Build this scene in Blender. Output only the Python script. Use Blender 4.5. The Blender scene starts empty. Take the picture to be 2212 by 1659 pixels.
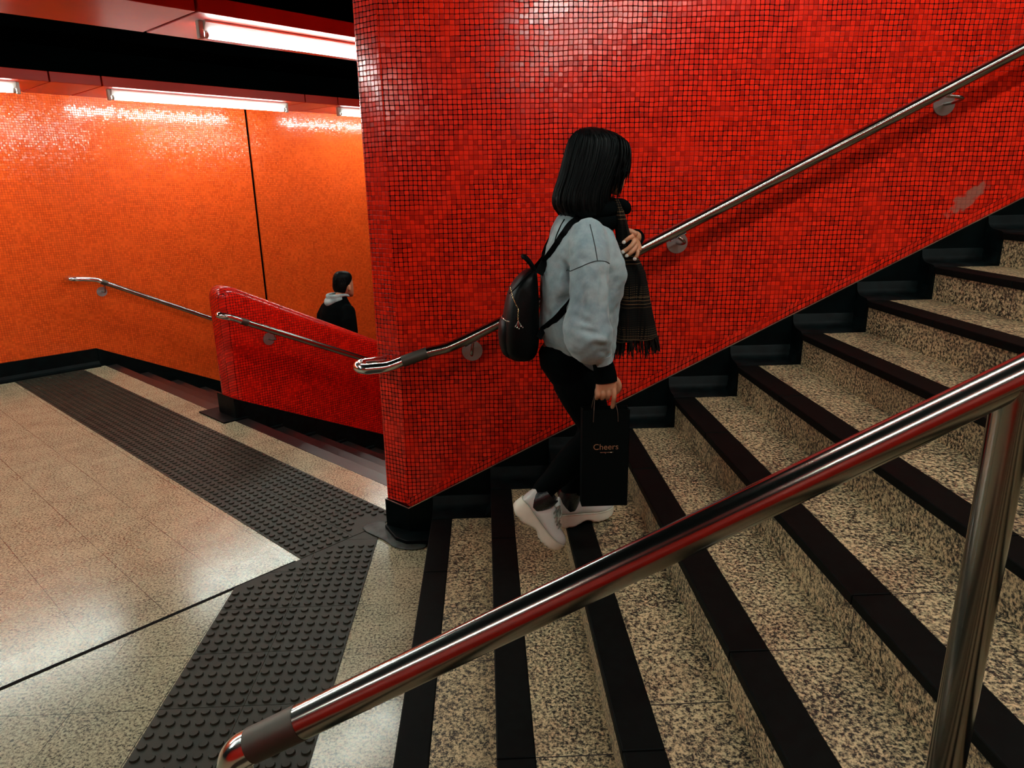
import bpy, bmesh, math, random
from mathutils import Vector, Matrix
from mathutils.bvhtree import BVHTree
from mathutils import noise as mnoise
random.seed(7)
C = bpy.context.scene.collection
PI = math.pi
sin, cos, sqrt = math.sin, math.cos, math.sqrt

# ------------------------------------------------------------------ frames
# world: x along the stair wall (up the stairs), y towards that wall, z up; landing floor z = 0
AE, AD = math.radians(44.7), math.radians(44.62)
Ev = (-sin(AE), cos(AE)); Dv = (sin(AD), cos(AD))          # corridor directions: e across, d along
_det = Dv[0]*Ev[1] - Dv[1]*Ev[0]
def DE(d, e, z=0.0):
    return Vector(((d*Ev[1] - e*Dv[1])/_det, (-d*Ev[0] + e*Dv[0])/_det, z))
RIS, TRD, NX0, NW = .1506, .2995, -.303, .10               # riser, tread, first nosing, nosing width
WY = 3.33                                                   # face of the stair wall
SL = RIS/TRD

# ------------------------------------------------------------------ node helpers
class G:
    def __init__(s, name):
        s.mat = bpy.data.materials.new(name); s.mat.use_nodes = True
        s.nt = s.mat.node_tree; s.nt.nodes.clear()
        s.out = s.n('ShaderNodeOutputMaterial')
        s.b = s.n('ShaderNodeBsdfPrincipled')
        s.nt.links.new(s.b.outputs[0], s.out.inputs[0])
    def n(s, t, **k):
        o = s.nt.nodes.new(t)
        for a, v in k.items(): setattr(o, a, v)
        return o
    def put(s, sock, v):
        if hasattr(v, 'links'): s.nt.links.new(v, sock)
        elif isinstance(v, (tuple, list)) and len(v) == 3 and sock.type == 'RGBA': sock.default_value = (*v, 1)
        else: sock.default_value = v
    def m(s, op, a, b=0.0, c=0.0, clamp=False):
        o = s.n('ShaderNodeMath', operation=op, use_clamp=clamp)
        s.put(o.inputs[0], a); s.put(o.inputs[1], b); s.put(o.inputs[2], c)
        return o.outputs[0]
    def v(s, op, a, b=(0, 0, 0), scale=1.0):
        o = s.n('ShaderNodeVectorMath', operation=op)
        s.put(o.inputs[0], a); s.put(o.inputs[1], b)
        if op == 'SCALE': s.put(o.inputs[3], scale)
        return o.outputs['Value'] if op in ('DOT_PRODUCT', 'LENGTH', 'DISTANCE') else o.outputs[0]
    def mix(s, f, a, b):
        o = s.n('ShaderNodeMix', data_type='RGBA')
        s.put(o.inputs[0], f); s.put(o.inputs[6], a); s.put(o.inputs[7], b)
        return o.outputs[2]
    def vmix(s, f, a, b):
        o = s.n('ShaderNodeMix', data_type='VECTOR')
        s.put(o.inputs[0], f); s.put(o.inputs[4], a); s.put(o.inputs[5], b)
        return o.outputs[1]
    def rng(s, x, a, b, c=0.0, d=1.0, smooth=True):
        o = s.n('ShaderNodeMapRange')
        if smooth: o.interpolation_type = 'SMOOTHSTEP'
        s.put(o.inputs[0], x)
        for i, q in enumerate((a, b, c, d)): s.put(o.inputs[i+1], q)
        return o.outputs[0]
    def noise(s, vec, scale, detail=2.0, rough=.5, dist=0.0):
        o = s.n('ShaderNodeTexNoise')
        if vec is not None: s.put(o.inputs['Vector'], vec)
        o.inputs['Scale'].default_value = scale; o.inputs['Detail'].default_value = detail
        o.inputs['Roughness'].default_value = rough; o.inputs['Distortion'].default_value = dist
        return o
    def ramp(s, x, stops):
        o = s.n('ShaderNodeValToRGB'); r = o.color_ramp
        while len(r.elements) < len(stops): r.elements.new(.5)
        for e, (p, c) in zip(r.elements, stops): e.position = p; e.color = (*c, 1)
        s.put(o.inputs[0], x); return o.outputs[0]
    def pos(s): return s.n('ShaderNodeNewGeometry').outputs['Position']
    def obj(s): return s.n('ShaderNodeTexCoord').outputs['Object']
    def sep(s, v):
        o = s.n('ShaderNodeSeparateXYZ'); s.put(o.inputs[0], v); return o.outputs
    def comb(s, x, y, z=0.0):
        o = s.n('ShaderNodeCombineXYZ')
        for i, q in enumerate((x, y, z)): s.put(o.inputs[i], q)
        return o.outputs[0]
    def bump(s, h, strength=.5, dist=.002):
        o = s.n('ShaderNodeBump'); o.inputs['Strength'].default_value = strength; o.inputs['Distance'].default_value = dist
        s.put(o.inputs['Height'], h); s.nt.links.new(o.outputs[0], s.b.inputs['Normal'])
    def set(s, col=None, rough=None, metal=None, spec=None, coat=None, sheen=None):
        if col is not None: s.put(s.b.inputs['Base Color'], col)
        if rough is not None: s.put(s.b.inputs['Roughness'], rough)
        if metal is not None: s.put(s.b.inputs['Metallic'], metal)
        if spec is not None: s.put(s.b.inputs['Specular IOR Level'], spec)
        if coat is not None: s.put(s.b.inputs['Coat Weight'], coat); s.b.inputs['Coat Roughness'].default_value = .12
        if sheen is not None: s.put(s.b.inputs['Sheen Weight'], sheen)
        return s.mat

def plain(name, col, rough=.5, metal=0.0, spec=.5, var=.12, scale=9.0, bump=0.0, bscale=60.0, coat=None, sheen=None):
    g = G(name)
    n = g.noise(g.obj(), scale, 3, .55)
    lo = tuple(c*(1-var) for c in col); hi = tuple(c*(1+var) for c in col)
    c = g.mix(g.rng(n.outputs[0], .3, .7), lo, hi)
    if bump:
        g.bump(g.noise(g.obj(), bscale, 3, .6).outputs[0], bump, .002)
    return g.set(c, rough, metal, spec, coat, sheen)

def uvnode(g, name):
    return g.n('ShaderNodeUVMap', uv_map=name).outputs[0]

def tile_mat(name, lo, hi, grout, pitch=.0215, border=False, rough=.24, stain=False, tilt=.5, gstr=(.45, 1.0), spec=.45):
    g = G(name)
    uv = uvnode(g, 'uv')
    seed = 0.0
    if border:
        uv2 = uvnode(g, 'slope')
        f = g.m('LESS_THAN', g.sep(uv2)[1], pitch*2)
        uv = g.vmix(f, uv, g.v('ADD', uv2, (40*pitch, 0, 0)))
    wob = g.v('SCALE', g.v('SUBTRACT', g.noise(uv, 7, 2).outputs['Color'], (.5, .5, .5)), scale=.012)
    wob2 = g.v('SCALE', g.v('SUBTRACT', g.noise(uv, 45, 1).outputs['Color'], (.5, .5, .5)), scale=.0035)
    s = g.v('SCALE', g.v('ADD', g.v('ADD', uv, wob), wob2), scale=1/pitch)
    fl = g.v('FLOOR', s); fr = g.v('SUBTRACT', g.v('FRACTION', s), (.5, .5, .5))
    wn = g.n('ShaderNodeTexWhiteNoise', noise_dimensions='2D'); g.put(wn.inputs['Vector'], fl)
    q = g.sep(g.v('SCALE', g.v('ABSOLUTE', fr), scale=2.0))
    mm = g.m('POWER', g.m('ADD', g.m('POWER', q[0], 7.0), g.m('POWER', q[1], 7.0)), 1/7)
    mask = g.rng(mm, .80, .935, 1.0, 0.0)
    gs = g.rng(g.noise(uv, 4.5, 3).outputs[0], .32, .55, *gstr)
    t = g.m('POWER', wn.outputs['Value'], .75)
    col = g.mix(t, lo, hi)
    if stain:                                   # a worn, rubbed patch of bare cement with chipped tiles
        p = g.sep(uv)
        ux = g.m('MULTIPLY', g.m('SUBTRACT', p[0], g.m('ADD', 2.29, g.m('MULTIPLY', .9, g.m('SUBTRACT', p[1], 1.66)))), 1/.045)
        uy = g.m('MULTIPLY', g.m('SUBTRACT', p[1], 1.66), 1/.075)
        r = g.m('SQRT', g.m('ADD', g.m('MULTIPLY', ux, ux), g.m('MULTIPLY', uy, uy)))
        r = g.m('ADD', r, g.m('MULTIPLY', g.m('SUBTRACT', g.noise(uv, 28, 3).outputs[0], .5), 2.6))
        sm = g.rng(r, .6, 1.25, .85, 0.0)
        col = g.mix(sm, col, (.30, .12, .085))
        gs = g.m('MULTIPLY', gs, g.m('SUBTRACT', 1.0, sm))
    gm = g.m('MULTIPLY', g.m('SUBTRACT', 1.0, mask), gs)
    col = g.mix(gm, col, grout)
    rnd = g.v('SUBTRACT', wn.outputs['Color'], (.5, .5, .5))
    h = g.m('ADD', g.m('MULTIPLY', mask, .45), g.m('MULTIPLY', g.v('DOT_PRODUCT', rnd, fr), tilt))
    g.bump(h, .55, .0028)
    return g.set(col, g.m('ADD', g.m('MULTIPLY', g.m('SUBTRACT', 1.0, mask), .5), rough), 0, g.m('MULTIPLY', mask, spec))

def granite(name, light, mid, dark, rough, joints=None, scale=88, bias=0.0):
    g = G(name)
    P = g.pos()
    a = g.noise(P, scale, 3, .68, .12).outputs[0]
    b = g.noise(P, scale*2.3, 2, .6, .1).outputs[0]
    c = g.noise(P, 6, 2, .5).outputs[0]
    x = g.m('ADD', g.m('ADD', g.m('MULTIPLY', a, .72), g.m('MULTIPLY', b, .28)), g.m('MULTIPLY', g.m('SUBTRACT', c, .5), .10))
    col = g.ramp(x, [(.405+bias, dark), (.445+bias, tuple(q*.75+w*.25 for q, w in zip(mid, dark))), (.485+bias, mid), (.535+bias, light), (.66+bias, tuple(q*1.12 for q in light))])
    if joints == 'tread':
        y = g.sep(P)[1]
        f = g.m('ABSOLUTE', g.m('SUBTRACT', g.m('FRACT', g.m('DIVIDE', g.m('SUBTRACT', y, 2.4), .6)), .5))
        col = g.mix(g.m('LESS_THAN', f, .0035), col, (.02, .017, .014))
    if joints == 'floor':
        xyz = g.sep(P)
        d = g.v('DOT_PRODUCT', P, (Dv[0], Dv[1], 0)); e = g.v('DOT_PRODUCT', P, (Ev[0], Ev[1], 0))
        far = g.m('GREATER_THAN', e, 2.885)
        def ln(v, o, w):
            fr = g.m('ABSOLUTE', g.m('SUBTRACT', g.m('FRACT', g.m('DIVIDE', g.m('SUBTRACT', v, o-.15), .3)), .5))
            return g.rng(fr, w*.5, w*1.3, 1.0, 0.0)
        l1 = g.m('MAXIMUM', ln(d, .62, .0052), ln(e, 3.08, .0052))
        l2 = g.m('MAXIMUM', ln(xyz[0], -1.2, .0052), ln(xyz[1], 2.4, .0052))
        l = g.m('ADD', g.m('MULTIPLY', l1, far), g.m('MULTIPLY', l2, g.m('SUBTRACT', 1.0, far)))
        l = g.m('MULTIPLY', l, g.rng(g.noise(P, 5, 2).outputs[0], .35, .6, .6, 1.0))
        col = g.mix(l, col, (.018, .014, .011))
    rr = g.m('ADD', rough-.06, g.m('MULTIPLY', g.noise(P, 14, 3).outputs[0], .12))
    return g.set(col, rr, 0, .5)

def steel(name, col, rough, brushed=.0):
    g = G(name)
    n = g.noise(g.obj(), 30, 3, .6).outputs[0]
    r = g.m('ADD', rough*.92, g.m('MULTIPLY', n, rough*.16))
    if brushed: g.bump(g.noise(g.obj(), 220, 2).outputs[0], brushed, .0004)
    return g.set(col, r, 1.0)

def emit(name, col, strength):
    g = G(name)
    g.b.inputs['Emission Color'].default_value = (*col, 1); g.b.inputs['Emission Strength'].default_value = strength
    return g.set((.8, .8, .8), .4)

M = {}
M['tile_red'] = tile_mat('red_mosaic', (.46, .0080, .0022), (.92, .0190, .0038), (.004, .0012, .001), border=True, stain=True, rough=.17)
M['tile_low'] = tile_mat('crimson_mosaic', (.48, .0065, .0022), (.84, .0125, .0035), (.03, .002, .002), tilt=.5, spec=.55, rough=.2)
M['tile_orange'] = tile_mat('orange_mosaic', (.66, .066, .008), (.88, .105, .012), (.32, .022, .004), tilt=.8, gstr=(.2, .7), rough=.15, spec=.5)
M['tile_back'] = tile_mat('far_red_mosaic', (.36, .009, .004), (.72, .018, .005), (.02, .002, .002))
M['floor'] = granite('landing_granite', (.48, .43, .275), (.305, .27, .17), (.045, .039, .028), .20, 'floor', 92, .008)
M['tread'] = granite('stair_granite', (.60, .48, .275), (.29, .23, .13), (.009, .009, .007), .48, 'tread', 96, .030)
M['nosing'] = plain('dark_nosing_stone', (.0024, .0034, .0031), .6, 0, .07, .25, 30, .05, 250)
M['nosing_sheen'] = plain('sheen_dark_nosing_stone', (.010, .0092, .0085), .36, 0, .5, .25, 30, .05, 250)  # lighter base and more gloss put a grey sheen on the descending nosings
M['skirt'] = plain('black_terrazzo', (.0008, .0028, .0031), .45, 0, .08, .4, 14, .15, 40)
M['curb'] = plain('black_terrazzo_curb', (.0011, .0032, .0035), .5, 0, .10, .6, 16, .25, 45)
M['steel'] = steel('polished_steel', (.33, .31, .285), .17)
M['steel_bright'] = steel('bright_steel', (.70, .69, .67), .15)
M['steel_dull'] = steel('dull_steel', (.11, .098, .085), .55, .1)
M['disc'] = steel('brushed_disc_steel', (.38, .37, .36), .5, .3)
M['edge'] = steel('thin_steel_edging', (.62, .56, .48), .3)
M['panel'] = plain('red_enamel_panel', (.42, .014, .004), .35, 0, .22, .08, 3)
M['black_ceiling'] = plain('black_ceiling_board', (.0005, .0009, .0010), .9, 0, .0, .3, 2)
M['black'] = plain('black_gap', (.001, .001, .001), .9, 0, .0)
M['tube'] = emit('fluorescent_tube_glow', (.82, 1.0, .93), 104.0)
M['tube_stair'] = emit('stair_tube_glow', (.82, 1.0, .93), 98.0)
M['tube_dim'] = emit('dim_tube_glow', (.84, 1.0, .90), 58.0)  # weaker output for the near-side tubes, set to balance the stair lighting
M['enamel'] = plain('white_enamel', (.82, .80, .77), .35, 0, .5, .03)
M['holder'] = plain('lamp_holder_plastic', (.42, .38, .33), .4)
M['tactile'] = plain('dark_tactile_rubber', (.026, .0235, .0155), .5, 0, .2, .22, 5, .1, 180)
M['joint'] = plain('black_expansion_joint', (.002, .002, .002), .7, 0, .05)
M['cement'] = plain('grey_green_cement', (.022, .026, .021), .5, 0, .35, .9, 18, .6, 30)

# ------------------------------------------------------------------ mesh helpers
class MB:
    def __init__(s): s.v = []; s.f = []
    def add(s, vs, fs):
        o = len(s.v); s.v += [Vector(p) for p in vs]; s.f += [tuple(i+o for i in f) for f in fs]
    def box(s, x0, x1, y0, y1, z0, z1):
        s.add([(x0, y0, z0), (x1, y0, z0), (x1, y1, z0), (x0, y1, z0), (x0, y0, z1), (x1, y0, z1), (x1, y1, z1), (x0, y1, z1)],
              [(0, 3, 2, 1), (4, 5, 6, 7), (0, 1, 5, 4), (1, 2, 6, 5), (2, 3, 7, 6), (3, 0, 4, 7)])
    def debox(s, d0, d1, e0, e1, z0, z1):
        s.add([DE(d0, e0, z0), DE(d1, e0, z0), DE(d1, e1, z0), DE(d0, e1, z0), DE(d0, e0, z1), DE(d1, e0, z1), DE(d1, e1, z1), DE(d0, e1, z1)],
              [(0, 3, 2, 1), (4, 5, 6, 7), (0, 1, 5, 4), (1, 2, 6, 5), (2, 3, 7, 6), (3, 0, 4, 7)])
    def prism(s, poly, vec):
        n = len(poly); vec = Vector(vec); a = [Vector(p) for p in poly]
        s.add(a + [p+vec for p in a], [tuple(range(n-1, -1, -1)), tuple(range(n, 2*n))] + [(i, (i+1) % n, (i+1) % n+n, i+n) for i in range(n)])
    def poly(s, pts): s.add(pts, [tuple(range(len(pts)))])
    def loft(s, rings, cap=True, close=True):
        n = len(rings[0]); vs = [p for r in rings for p in r]; fs = []
        for k in range(len(rings)-1):
            for i in range(n if close else n-1):
                j = (i+1) % n
                fs.append((k*n+i, k*n+j, (k+1)*n+j, (k+1)*n+i))
        if cap: fs += [tuple(range(n-1, -1, -1)), tuple(range((len(rings)-1)*n, len(rings)*n))]
        s.add(vs, fs)
    def tube(s, pts, r, seg=12, rnd=False, flat=1.0, up=None):
        pts = [Vector(p) for p in pts]; n = len(pts)
        rs = list(r) if isinstance(r, (list, tuple)) else [r]*n
        T = []
        for i in range(n):
            t = (pts[min(i+1, n-1)] - pts[max(i-1, 0)])
            T.append(t.normalized() if t.length > 1e-9 else Vector((0, 0, 1)))
        a = Vector(up) if up else (Vector((0, 0, 1)) if abs(T[0].z) < .9 else Vector((1, 0, 0)))
        nrm = (a - T[0]*a.dot(T[0])).normalized()
        rings = []
        def ringat(p, t, nn, rr):
            bb = t.cross(nn)
            return [p + (nn*cos(2*PI*k/seg)*flat + bb*sin(2*PI*k/seg))*rr for k in range(seg)]
        fr = []
        for i in range(n):
            nrm = (nrm - T[i]*nrm.dot(T[i])).normalized(); fr.append(nrm.copy())
        if rnd:
            for a_ in (80, 55, 28): 
                q = math.radians(a_); rings.append(ringat(pts[0]-T[0]*rs[0]*sin(q), T[0], fr[0], rs[0]*cos(q)))
        for i in range(n): rings.append(ringat(pts[i], T[i], fr[i], rs[i]))
        if rnd:
            for a_ in (28, 55, 80):
                q = math.radians(a_); rings.append(ringat(pts[-1]+T[-1]*rs[-1]*sin(q), T[-1], fr[-1], rs[-1]*cos(q)))
        s.loft(rings)
    def ell(s, c, rx, ry, rz, nu=16, nv=10):
        c = Vector(c); rings = []
        for j in range(1, nv):
            a = -PI/2 + PI*j/nv
            rings.append([c + Vector((rx*cos(a)*cos(2*PI*k/nu), ry*cos(a)*sin(2*PI*k/nu), rz*sin(a))) for k in range(nu)])
        s.loft(rings)
    def build(s, name, mat, parent=None, base=None, smooth=None, uv=None, bevel=None, segs=2, sub=0):
        b = Vector(base) if base is not None else (rootof(parent).location if parent else Vector((0, 0, 0)))
        me = bpy.data.meshes.new(name)
        me.from_pydata([p - b for p in s.v], [], s.f)
        bm = bmesh.new(); bm.from_mesh(me); bmesh.ops.recalc_face_normals(bm, faces=bm.faces)
        if uv:
            for nm, fn in uv.items():
                lay = bm.loops.layers.uv.new(nm)
                for f in bm.faces:
                    for l in f.loops: l[lay].uv = fn(l.vert.co + b, f.normal)
        bm.to_mesh(me); bm.free()
        o = bpy.data.objects.new(name, me); C.objects.link(o)
        me.materials.append(mat)
        if parent: o.parent = parent
        else: o.location = b
        if smooth is not None:
            me.shade_smooth()
            if smooth < 180: me.set_sharp_from_angle(angle=math.radians(smooth))
        if bevel:
            mo = o.modifiers.new('edge', 'BEVEL'); mo.width = bevel; mo.segments = segs; mo.limit_method = 'ANGLE'; mo.angle_limit = math.radians(35)
        if sub:
            mo = o.modifiers.new('sub', 'SUBSURF'); mo.levels = sub; mo.render_levels = sub
        return o
def rootof(o):
    while o.parent: o = o.parent
    return o
def tag(o, label, cat=None, group=None, kind=None):
    if label: o['label'] = label
    if cat: o['category'] = cat
    if group: o['group'] = group
    if kind: o['kind'] = kind
    return o
def thing(name, label, cat, loc, group=None):
    o = bpy.data.objects.new(name, None); C.objects.link(o); o.location = Vector(loc); o.empty_display_size = .05
    return tag(o, label, cat, group)
def struct(o, label=None): return tag(o, label, None, None, 'structure')
def bez(pts, n=8):
    """Catmull-Rom through points"""
    P = [Vector(p) for p in pts]; out = []
    for i in range(len(P)-1):
        p0, p1, p2, p3 = P[max(i-1, 0)], P[i], P[i+1], P[min(i+2, len(P)-1)]
        for k in range(n):
            t = k/n
            out.append(.5*((2*p1) + (p2-p0)*t + (2*p0-5*p1+4*p2-p3)*t*t + (3*p1-p0-3*p2+p3)*t**3))
    out.append(P[-1]); return out
def ipl(tab, x):
    """piecewise-linear (smoothed by cosine) table lookup: rows (x, a, b, ...)"""
    if x <= tab[0][0]: return tab[0][1:]
    for a, b in zip(tab, tab[1:]):
        if x <= b[0]:
            t = (x-a[0])/(b[0]-a[0]); return tuple(p+(q-p)*t for p, q in zip(a[1:], b[1:]))
    return tab[-1][1:]
def selip(cx, cy, z, rx, ry, n=28, p=2.0):
    out = []
    for k in range(n):
        a = 2*PI*k/n; c, s_ = cos(a), sin(a)
        out.append(Vector((cx + rx*math.copysign(abs(c)**(2/p), c), cy + ry*math.copysign(abs(s_)**(2/p), s_), z)))
    return out
def remesh(mb, name, mat, parent, base, voxel, smooth=6, extra=None, sfac=.5):
    o = mb.build(name, mat, parent, base)
    r = o.modifiers.new('r', 'REMESH'); r.mode = 'VOXEL'; r.voxel_size = voxel
    s = o.modifiers.new('s', 'SMOOTH'); s.factor = sfac; s.iterations = smooth
    bpy.context.view_layer.update()
    dg = bpy.context.evaluated_depsgraph_get()
    me = bpy.data.meshes.new_from_object(o.evaluated_get(dg))
    o.modifiers.clear(); old = o.data; o.data = me; bpy.data.meshes.remove(old); me.name = name
    if not me.materials: me.materials.append(mat)
    me.shade_smooth()
    return o
def hproj(o, fn):
    """move verts of o (world) by fn(world co, normal) -> offset vector"""
    b = rootof(o).location
    me = o.data
    nn = [v.normal.copy() for v in me.vertices]
    for v, n in zip(me.vertices, nn):
        v.co = v.co + fn(v.co + b, n)
    me.update()

# ------------------------------------------------------------------ setting: floors
FX = NX0                                                    # first riser
fl = MB()
e0 = 2.79
pts = [Vector((FX+.002, -1.6, 0)), Vector((FX+.002, WY+.03, 0)), Vector((-.45, WY+.03, 0)), Vector((-.56, 3.43, 0)), DE(2.374, 2.81), DE(2.374, 8.3), DE(-4.5, 8.3), Vector((-7.5, 1.5, 0)), Vector((-7.5, -1.6, 0))]
fl.poly(pts); fl.poly([p + Vector((0, 0, -.2)) for p in pts])
n_ = len(pts)
for i in range(n_):
    a, b = pts[i], pts[(i+1) % n_]; fl.poly([a, b, b+Vector((0, 0, -.2)), a+Vector((0, 0, -.2))])
struct(fl.build('floor', M['floor']), 'speckled beige granite landing floor in square tiles')
jt = MB(); jt.debox(-4.2, 1.525, 2.875, 2.895, -.01, .0012)
struct(jt.build('trim_1', M['joint']), 'black expansion joint line crossing the granite floor')

# ------------------------------------------------------------------ setting: walls
slz = lambda x: .159 + SL*(x+.434)                          # lower edge of the red tiles on the stair wall
up_len = sqrt(1+SL*SL)
def uv_stair(co, n):
    if n.y < -.9 or abs(n.z) > .9: return (co.x, co.z)
    return (co.x*.81 - co.y*.585, co.z)
def uv_slope(co, n):
    if n.y < -.9: return (co.x*up_len, (co.z - slz(co.x))/up_len)
    return (co.x, 1.0 + co.z)
w = MB()
ax, ay = -.434, WY; bx, by = -.557, 3.415
XR = 6.6
ZT = 2.99
zt2 = lambda x: 3.02 + SL*(x+.434)
pD = DE(9.0, 2.819)
r_ = .012
# front face (with the sloping foot), rounded arris, end face, corridor face
arr = []
dirE = Vector((bx-ax, by-ay, 0)).normalized()
for k in range(5):
    t = k/4; p0 = Vector((ax+r_, ay, 0)); p1 = Vector((ax, ay, 0)); p2 = Vector((ax, ay, 0)) + dirE*r_
    arr.append((p0*(1-t)**2 + p1*2*t*(1-t) + p2*t*t))
cols = [(XR, WY, slz(XR))] + [(p.x, p.y, .159+.02*k/4) for k, p in enumerate(arr)]
dD = Vector((Dv[0], Dv[1], 0)).normalized()
for k in range(5):
    t = k/4; B = Vector((bx, by, 0)); p0 = B - dirE*.014; p2 = B + dD*.014
    q = p0*(1-t)**2 + B*2*t*(1-t) + p2*t*t
    cols.append((q.x, q.y, .179))
cols += [(DE(2.6, 2.819).x, DE(2.6, 2.819).y, .15), (pD.x, pD.y, -3.2)]
vs = []; fs = []
for (x, y, z) in cols: vs += [(x, y, z), (x, y, ZT + (SL*(x+.434)*1.05 if x > 0 else 0))]
for i in range(len(cols)-1): fs.append((2*i, 2*i+2, 2*i+3, 2*i+1))
m_ = len(cols)-1
fs.append((2*m_, 0, 1, 2*m_+1))
fs.append(tuple(2*i for i in range(m_+1))); fs.append(tuple(2*i+1 for i in range(m_, -1, -1)))
w.add(vs, fs)
wall_r = struct(w.build('wall_right', M['tile_red'], smooth=40, uv={'uv': uv_stair, 'slope': uv_slope}), 'tall red mosaic wall beside the stairs going up')

# black skirting below the red tiles, slightly proud, with a thin metal edging
sk = MB()
yk = WY - .012
sk.prism([(FX-.13, yk, -.02), (XR, yk, slz(XR)-.6), (XR, yk, slz(XR)), (FX-.13-.002, yk, .159)], (0, .011, 0))
P0 = Vector((FX-.131, yk, 0)); P1 = Vector((bx, by, 0)) - Vector((.0085, .0085, 0))
sk.add([P0+Vector((0, 0, -.02)), P1+Vector((0, 0, -.02)), P1+Vector((0, 0, .179)), P0+Vector((0, 0, .159)),
        P0+Vector((.004, .011, -.02)), P1+Vector((.01, .008, -.02)), P1+Vector((.01, .008, .179)), P0+Vector((.004, .011, .159))],
       [(0, 1, 2, 3), (7, 6, 5, 4), (0, 4, 5, 1), (3, 2, 6, 7), (1, 5, 6, 2), (0, 3, 7, 4)])
e_a, e_b = P1 + Vector((0, 0, 0)), DE(2.36, 2.831)
sk.add([e_a+Vector((0, 0, -.02)), e_b+Vector((0, 0, -.02)), e_b+Vector((0, 0, .179)), e_a+Vector((0, 0, .179)),
        e_a+Vector((.01, -.004, -.02)), e_b+Vector((.009, -.009, -.02)), e_b+Vector((.009, -.009, .179)), e_a+Vector((.01, -.004, .179))],
       [(0, 1, 2, 3), (7, 6, 5, 4), (0, 4, 5, 1), (3, 2, 6, 7), (1, 5, 6, 2), (0, 3, 7, 4)])
def sloped(mb, d0, e, th, z0, zlow):
    a, b = DE(d0, e), DE(9, e); c, dd = DE(d0, e+th), DE(9, e+th)
    H = (9-d0)*.5
    mb.add([a+Vector((0, 0, z0-zlow)), b+Vector((0, 0, z0-zlow-H)), b+Vector((0, 0, z0-H)), a+Vector((0, 0, z0)),
            c+Vector((0, 0, z0-zlow)), dd+Vector((0, 0, z0-zlow-H)), dd+Vector((0, 0, z0-H)), c+Vector((0, 0, z0))],
           [(0, 1, 2, 3), (7, 6, 5, 4), (0, 4, 5, 1), (3, 2, 6, 7), (1, 5, 6, 2), (0, 3, 7, 4)])
sloped(sk, 2.36, 2.822, .011, .179, .55)
struct(sk.build('baseboard_right', M['skirt']), 'black skirting sloping along the foot of the tall red wall')
ed = MB()
q0, q1 = Vector((FX-.131, yk-.003, .1585)), Vector((XR, yk-.003, slz(XR)))
ed.prism([q0, q1, q1+Vector((0, 0, .004)), q0+Vector((0, 0, .004))], (0, .006, 0))
ed.prism([P0+Vector((0, -.003, .159)), P1+Vector((-.003, -.003, .179)), P1+Vector((-.003, -.003, .182)), P0+Vector((0, -.003, .163))], (.004, .004, 0))
struct(ed.build('trim_2', M['edge']), 'thin pale metal edging between red tiles and black skirting')

# orange corridor wall, with its dark movement joint and black skirting
def uv_d(co, n):
    d = co.x*Dv[0] + co.y*Dv[1]; e = co.x*Ev[0] + co.y*Ev[1]
    if abs(n.x*Dv[0]+n.y*Dv[1]) > .7: return (e, co.z)
    if abs(n.z) > .9: return (d, e)
    return (d, co.z)
wl = MB()
for d0, d1 in ((-5.0, 4.282), (4.312, 9.0)):
    wl.debox(d0, d1, 8.12, 8.4, -3.6, 2.98)
struct(wl.build('wall_left', M['tile_orange'], uv={'uv': uv_d}), 'orange mosaic wall along the far side of the passage')
ws = MB(); ws.debox(4.283, 4.311, 8.135, 8.39, -3.6, 2.97)
struct(ws.build('trim_3', M['black']), 'thin black vertical joint in the orange mosaic wall')
bl = MB()
pr = [(8.119, .192), (8.10, .192), (8.098, .06), (8.085, .03), (8.062, .018), (8.06, -.01), (8.119, -.01)]
bl.prism([DE(-5, e, z) for e, z in pr], DE(2.33, 0) - DE(-5, 0))
sloped(bl, 2.33, 8.09, .028, .192, .62)
struct(bl.build('baseboard_left', M['skirt']), 'black skirting along the foot of the orange wall')

# low red wall between the two flights going down
lw = MB()
LWd, LW0, LW1, r0 = 2.405, 5.245, 5.505, .07
prof = []
top_z = lambda d: 1.095 - .49*(d-2.42)
bot_z = lambda d: .165 - .49*(d-2.42)
ds = [2.405, 2.408, 2.42, 2.44, 2.47, 2.51, 2.56, 2.7] + [2.7+.35*k for k in range(1, 19)]
rings = []
for d in ds:
    inset = 0.0; dz = 0.0
    k = d-LWd
    if k < .07: inset = .07 - sqrt(max(0, .07**2-(.07-k)**2))
    R = .14
    if k < R: dz = R - sqrt(max(0, R*R-(R-k)**2))
    a0, a1 = LW0+inset, LW1-inset
    rt = min(.075, (a1-a0)/2-.001)
    zt, zb = top_z(d)-dz*.95, bot_z(d)
    ring = [DE(d, a0, zb)]
    for q in range(7):
        an = PI*(q/6)/2; ring.append(DE(d, a0+rt-rt*cos(an), zt-rt+rt*sin(an)))
    for q in range(7):
        an = PI/2*(1-q/6); ring.append(DE(d, a1-rt+rt*cos(an), zt-rt+rt*sin(an)))
    ring.append(DE(d, a1, zb))
    rings.append(ring)
lw.loft(rings)
def uv_low(co, n):
    d = co.x*Dv[0] + co.y*Dv[1]; e = co.x*Ev[0] + co.y*Ev[1]
    return (d + (e-5.245)*.7, co.z + (e-5.245)*.4)
struct(lw.build('wall_center', M['tile_low'], smooth=60, uv={'uv': uv_low}), 'low red mosaic wall with rounded top between two flights going down')
lb = MB()
for (ea, eb) in ((5.232, 5.518),):
    n0 = 2.395
    def colr(d): return [DE(d, ea, bot_z(d)-.62 if d > 2.5 else -.02), DE(d, ea, bot_z(d)), DE(d, eb, bot_z(d)), DE(d, eb, bot_z(d)-.62 if d > 2.5 else -.02)]
    lb.loft([colr(2.395), colr(2.5), colr(2.51), colr(9.0)])
lb.debox(2.285, 2.49, 5.212, 5.655, -.05, .012)             # raised black plinth on the landing
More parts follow.
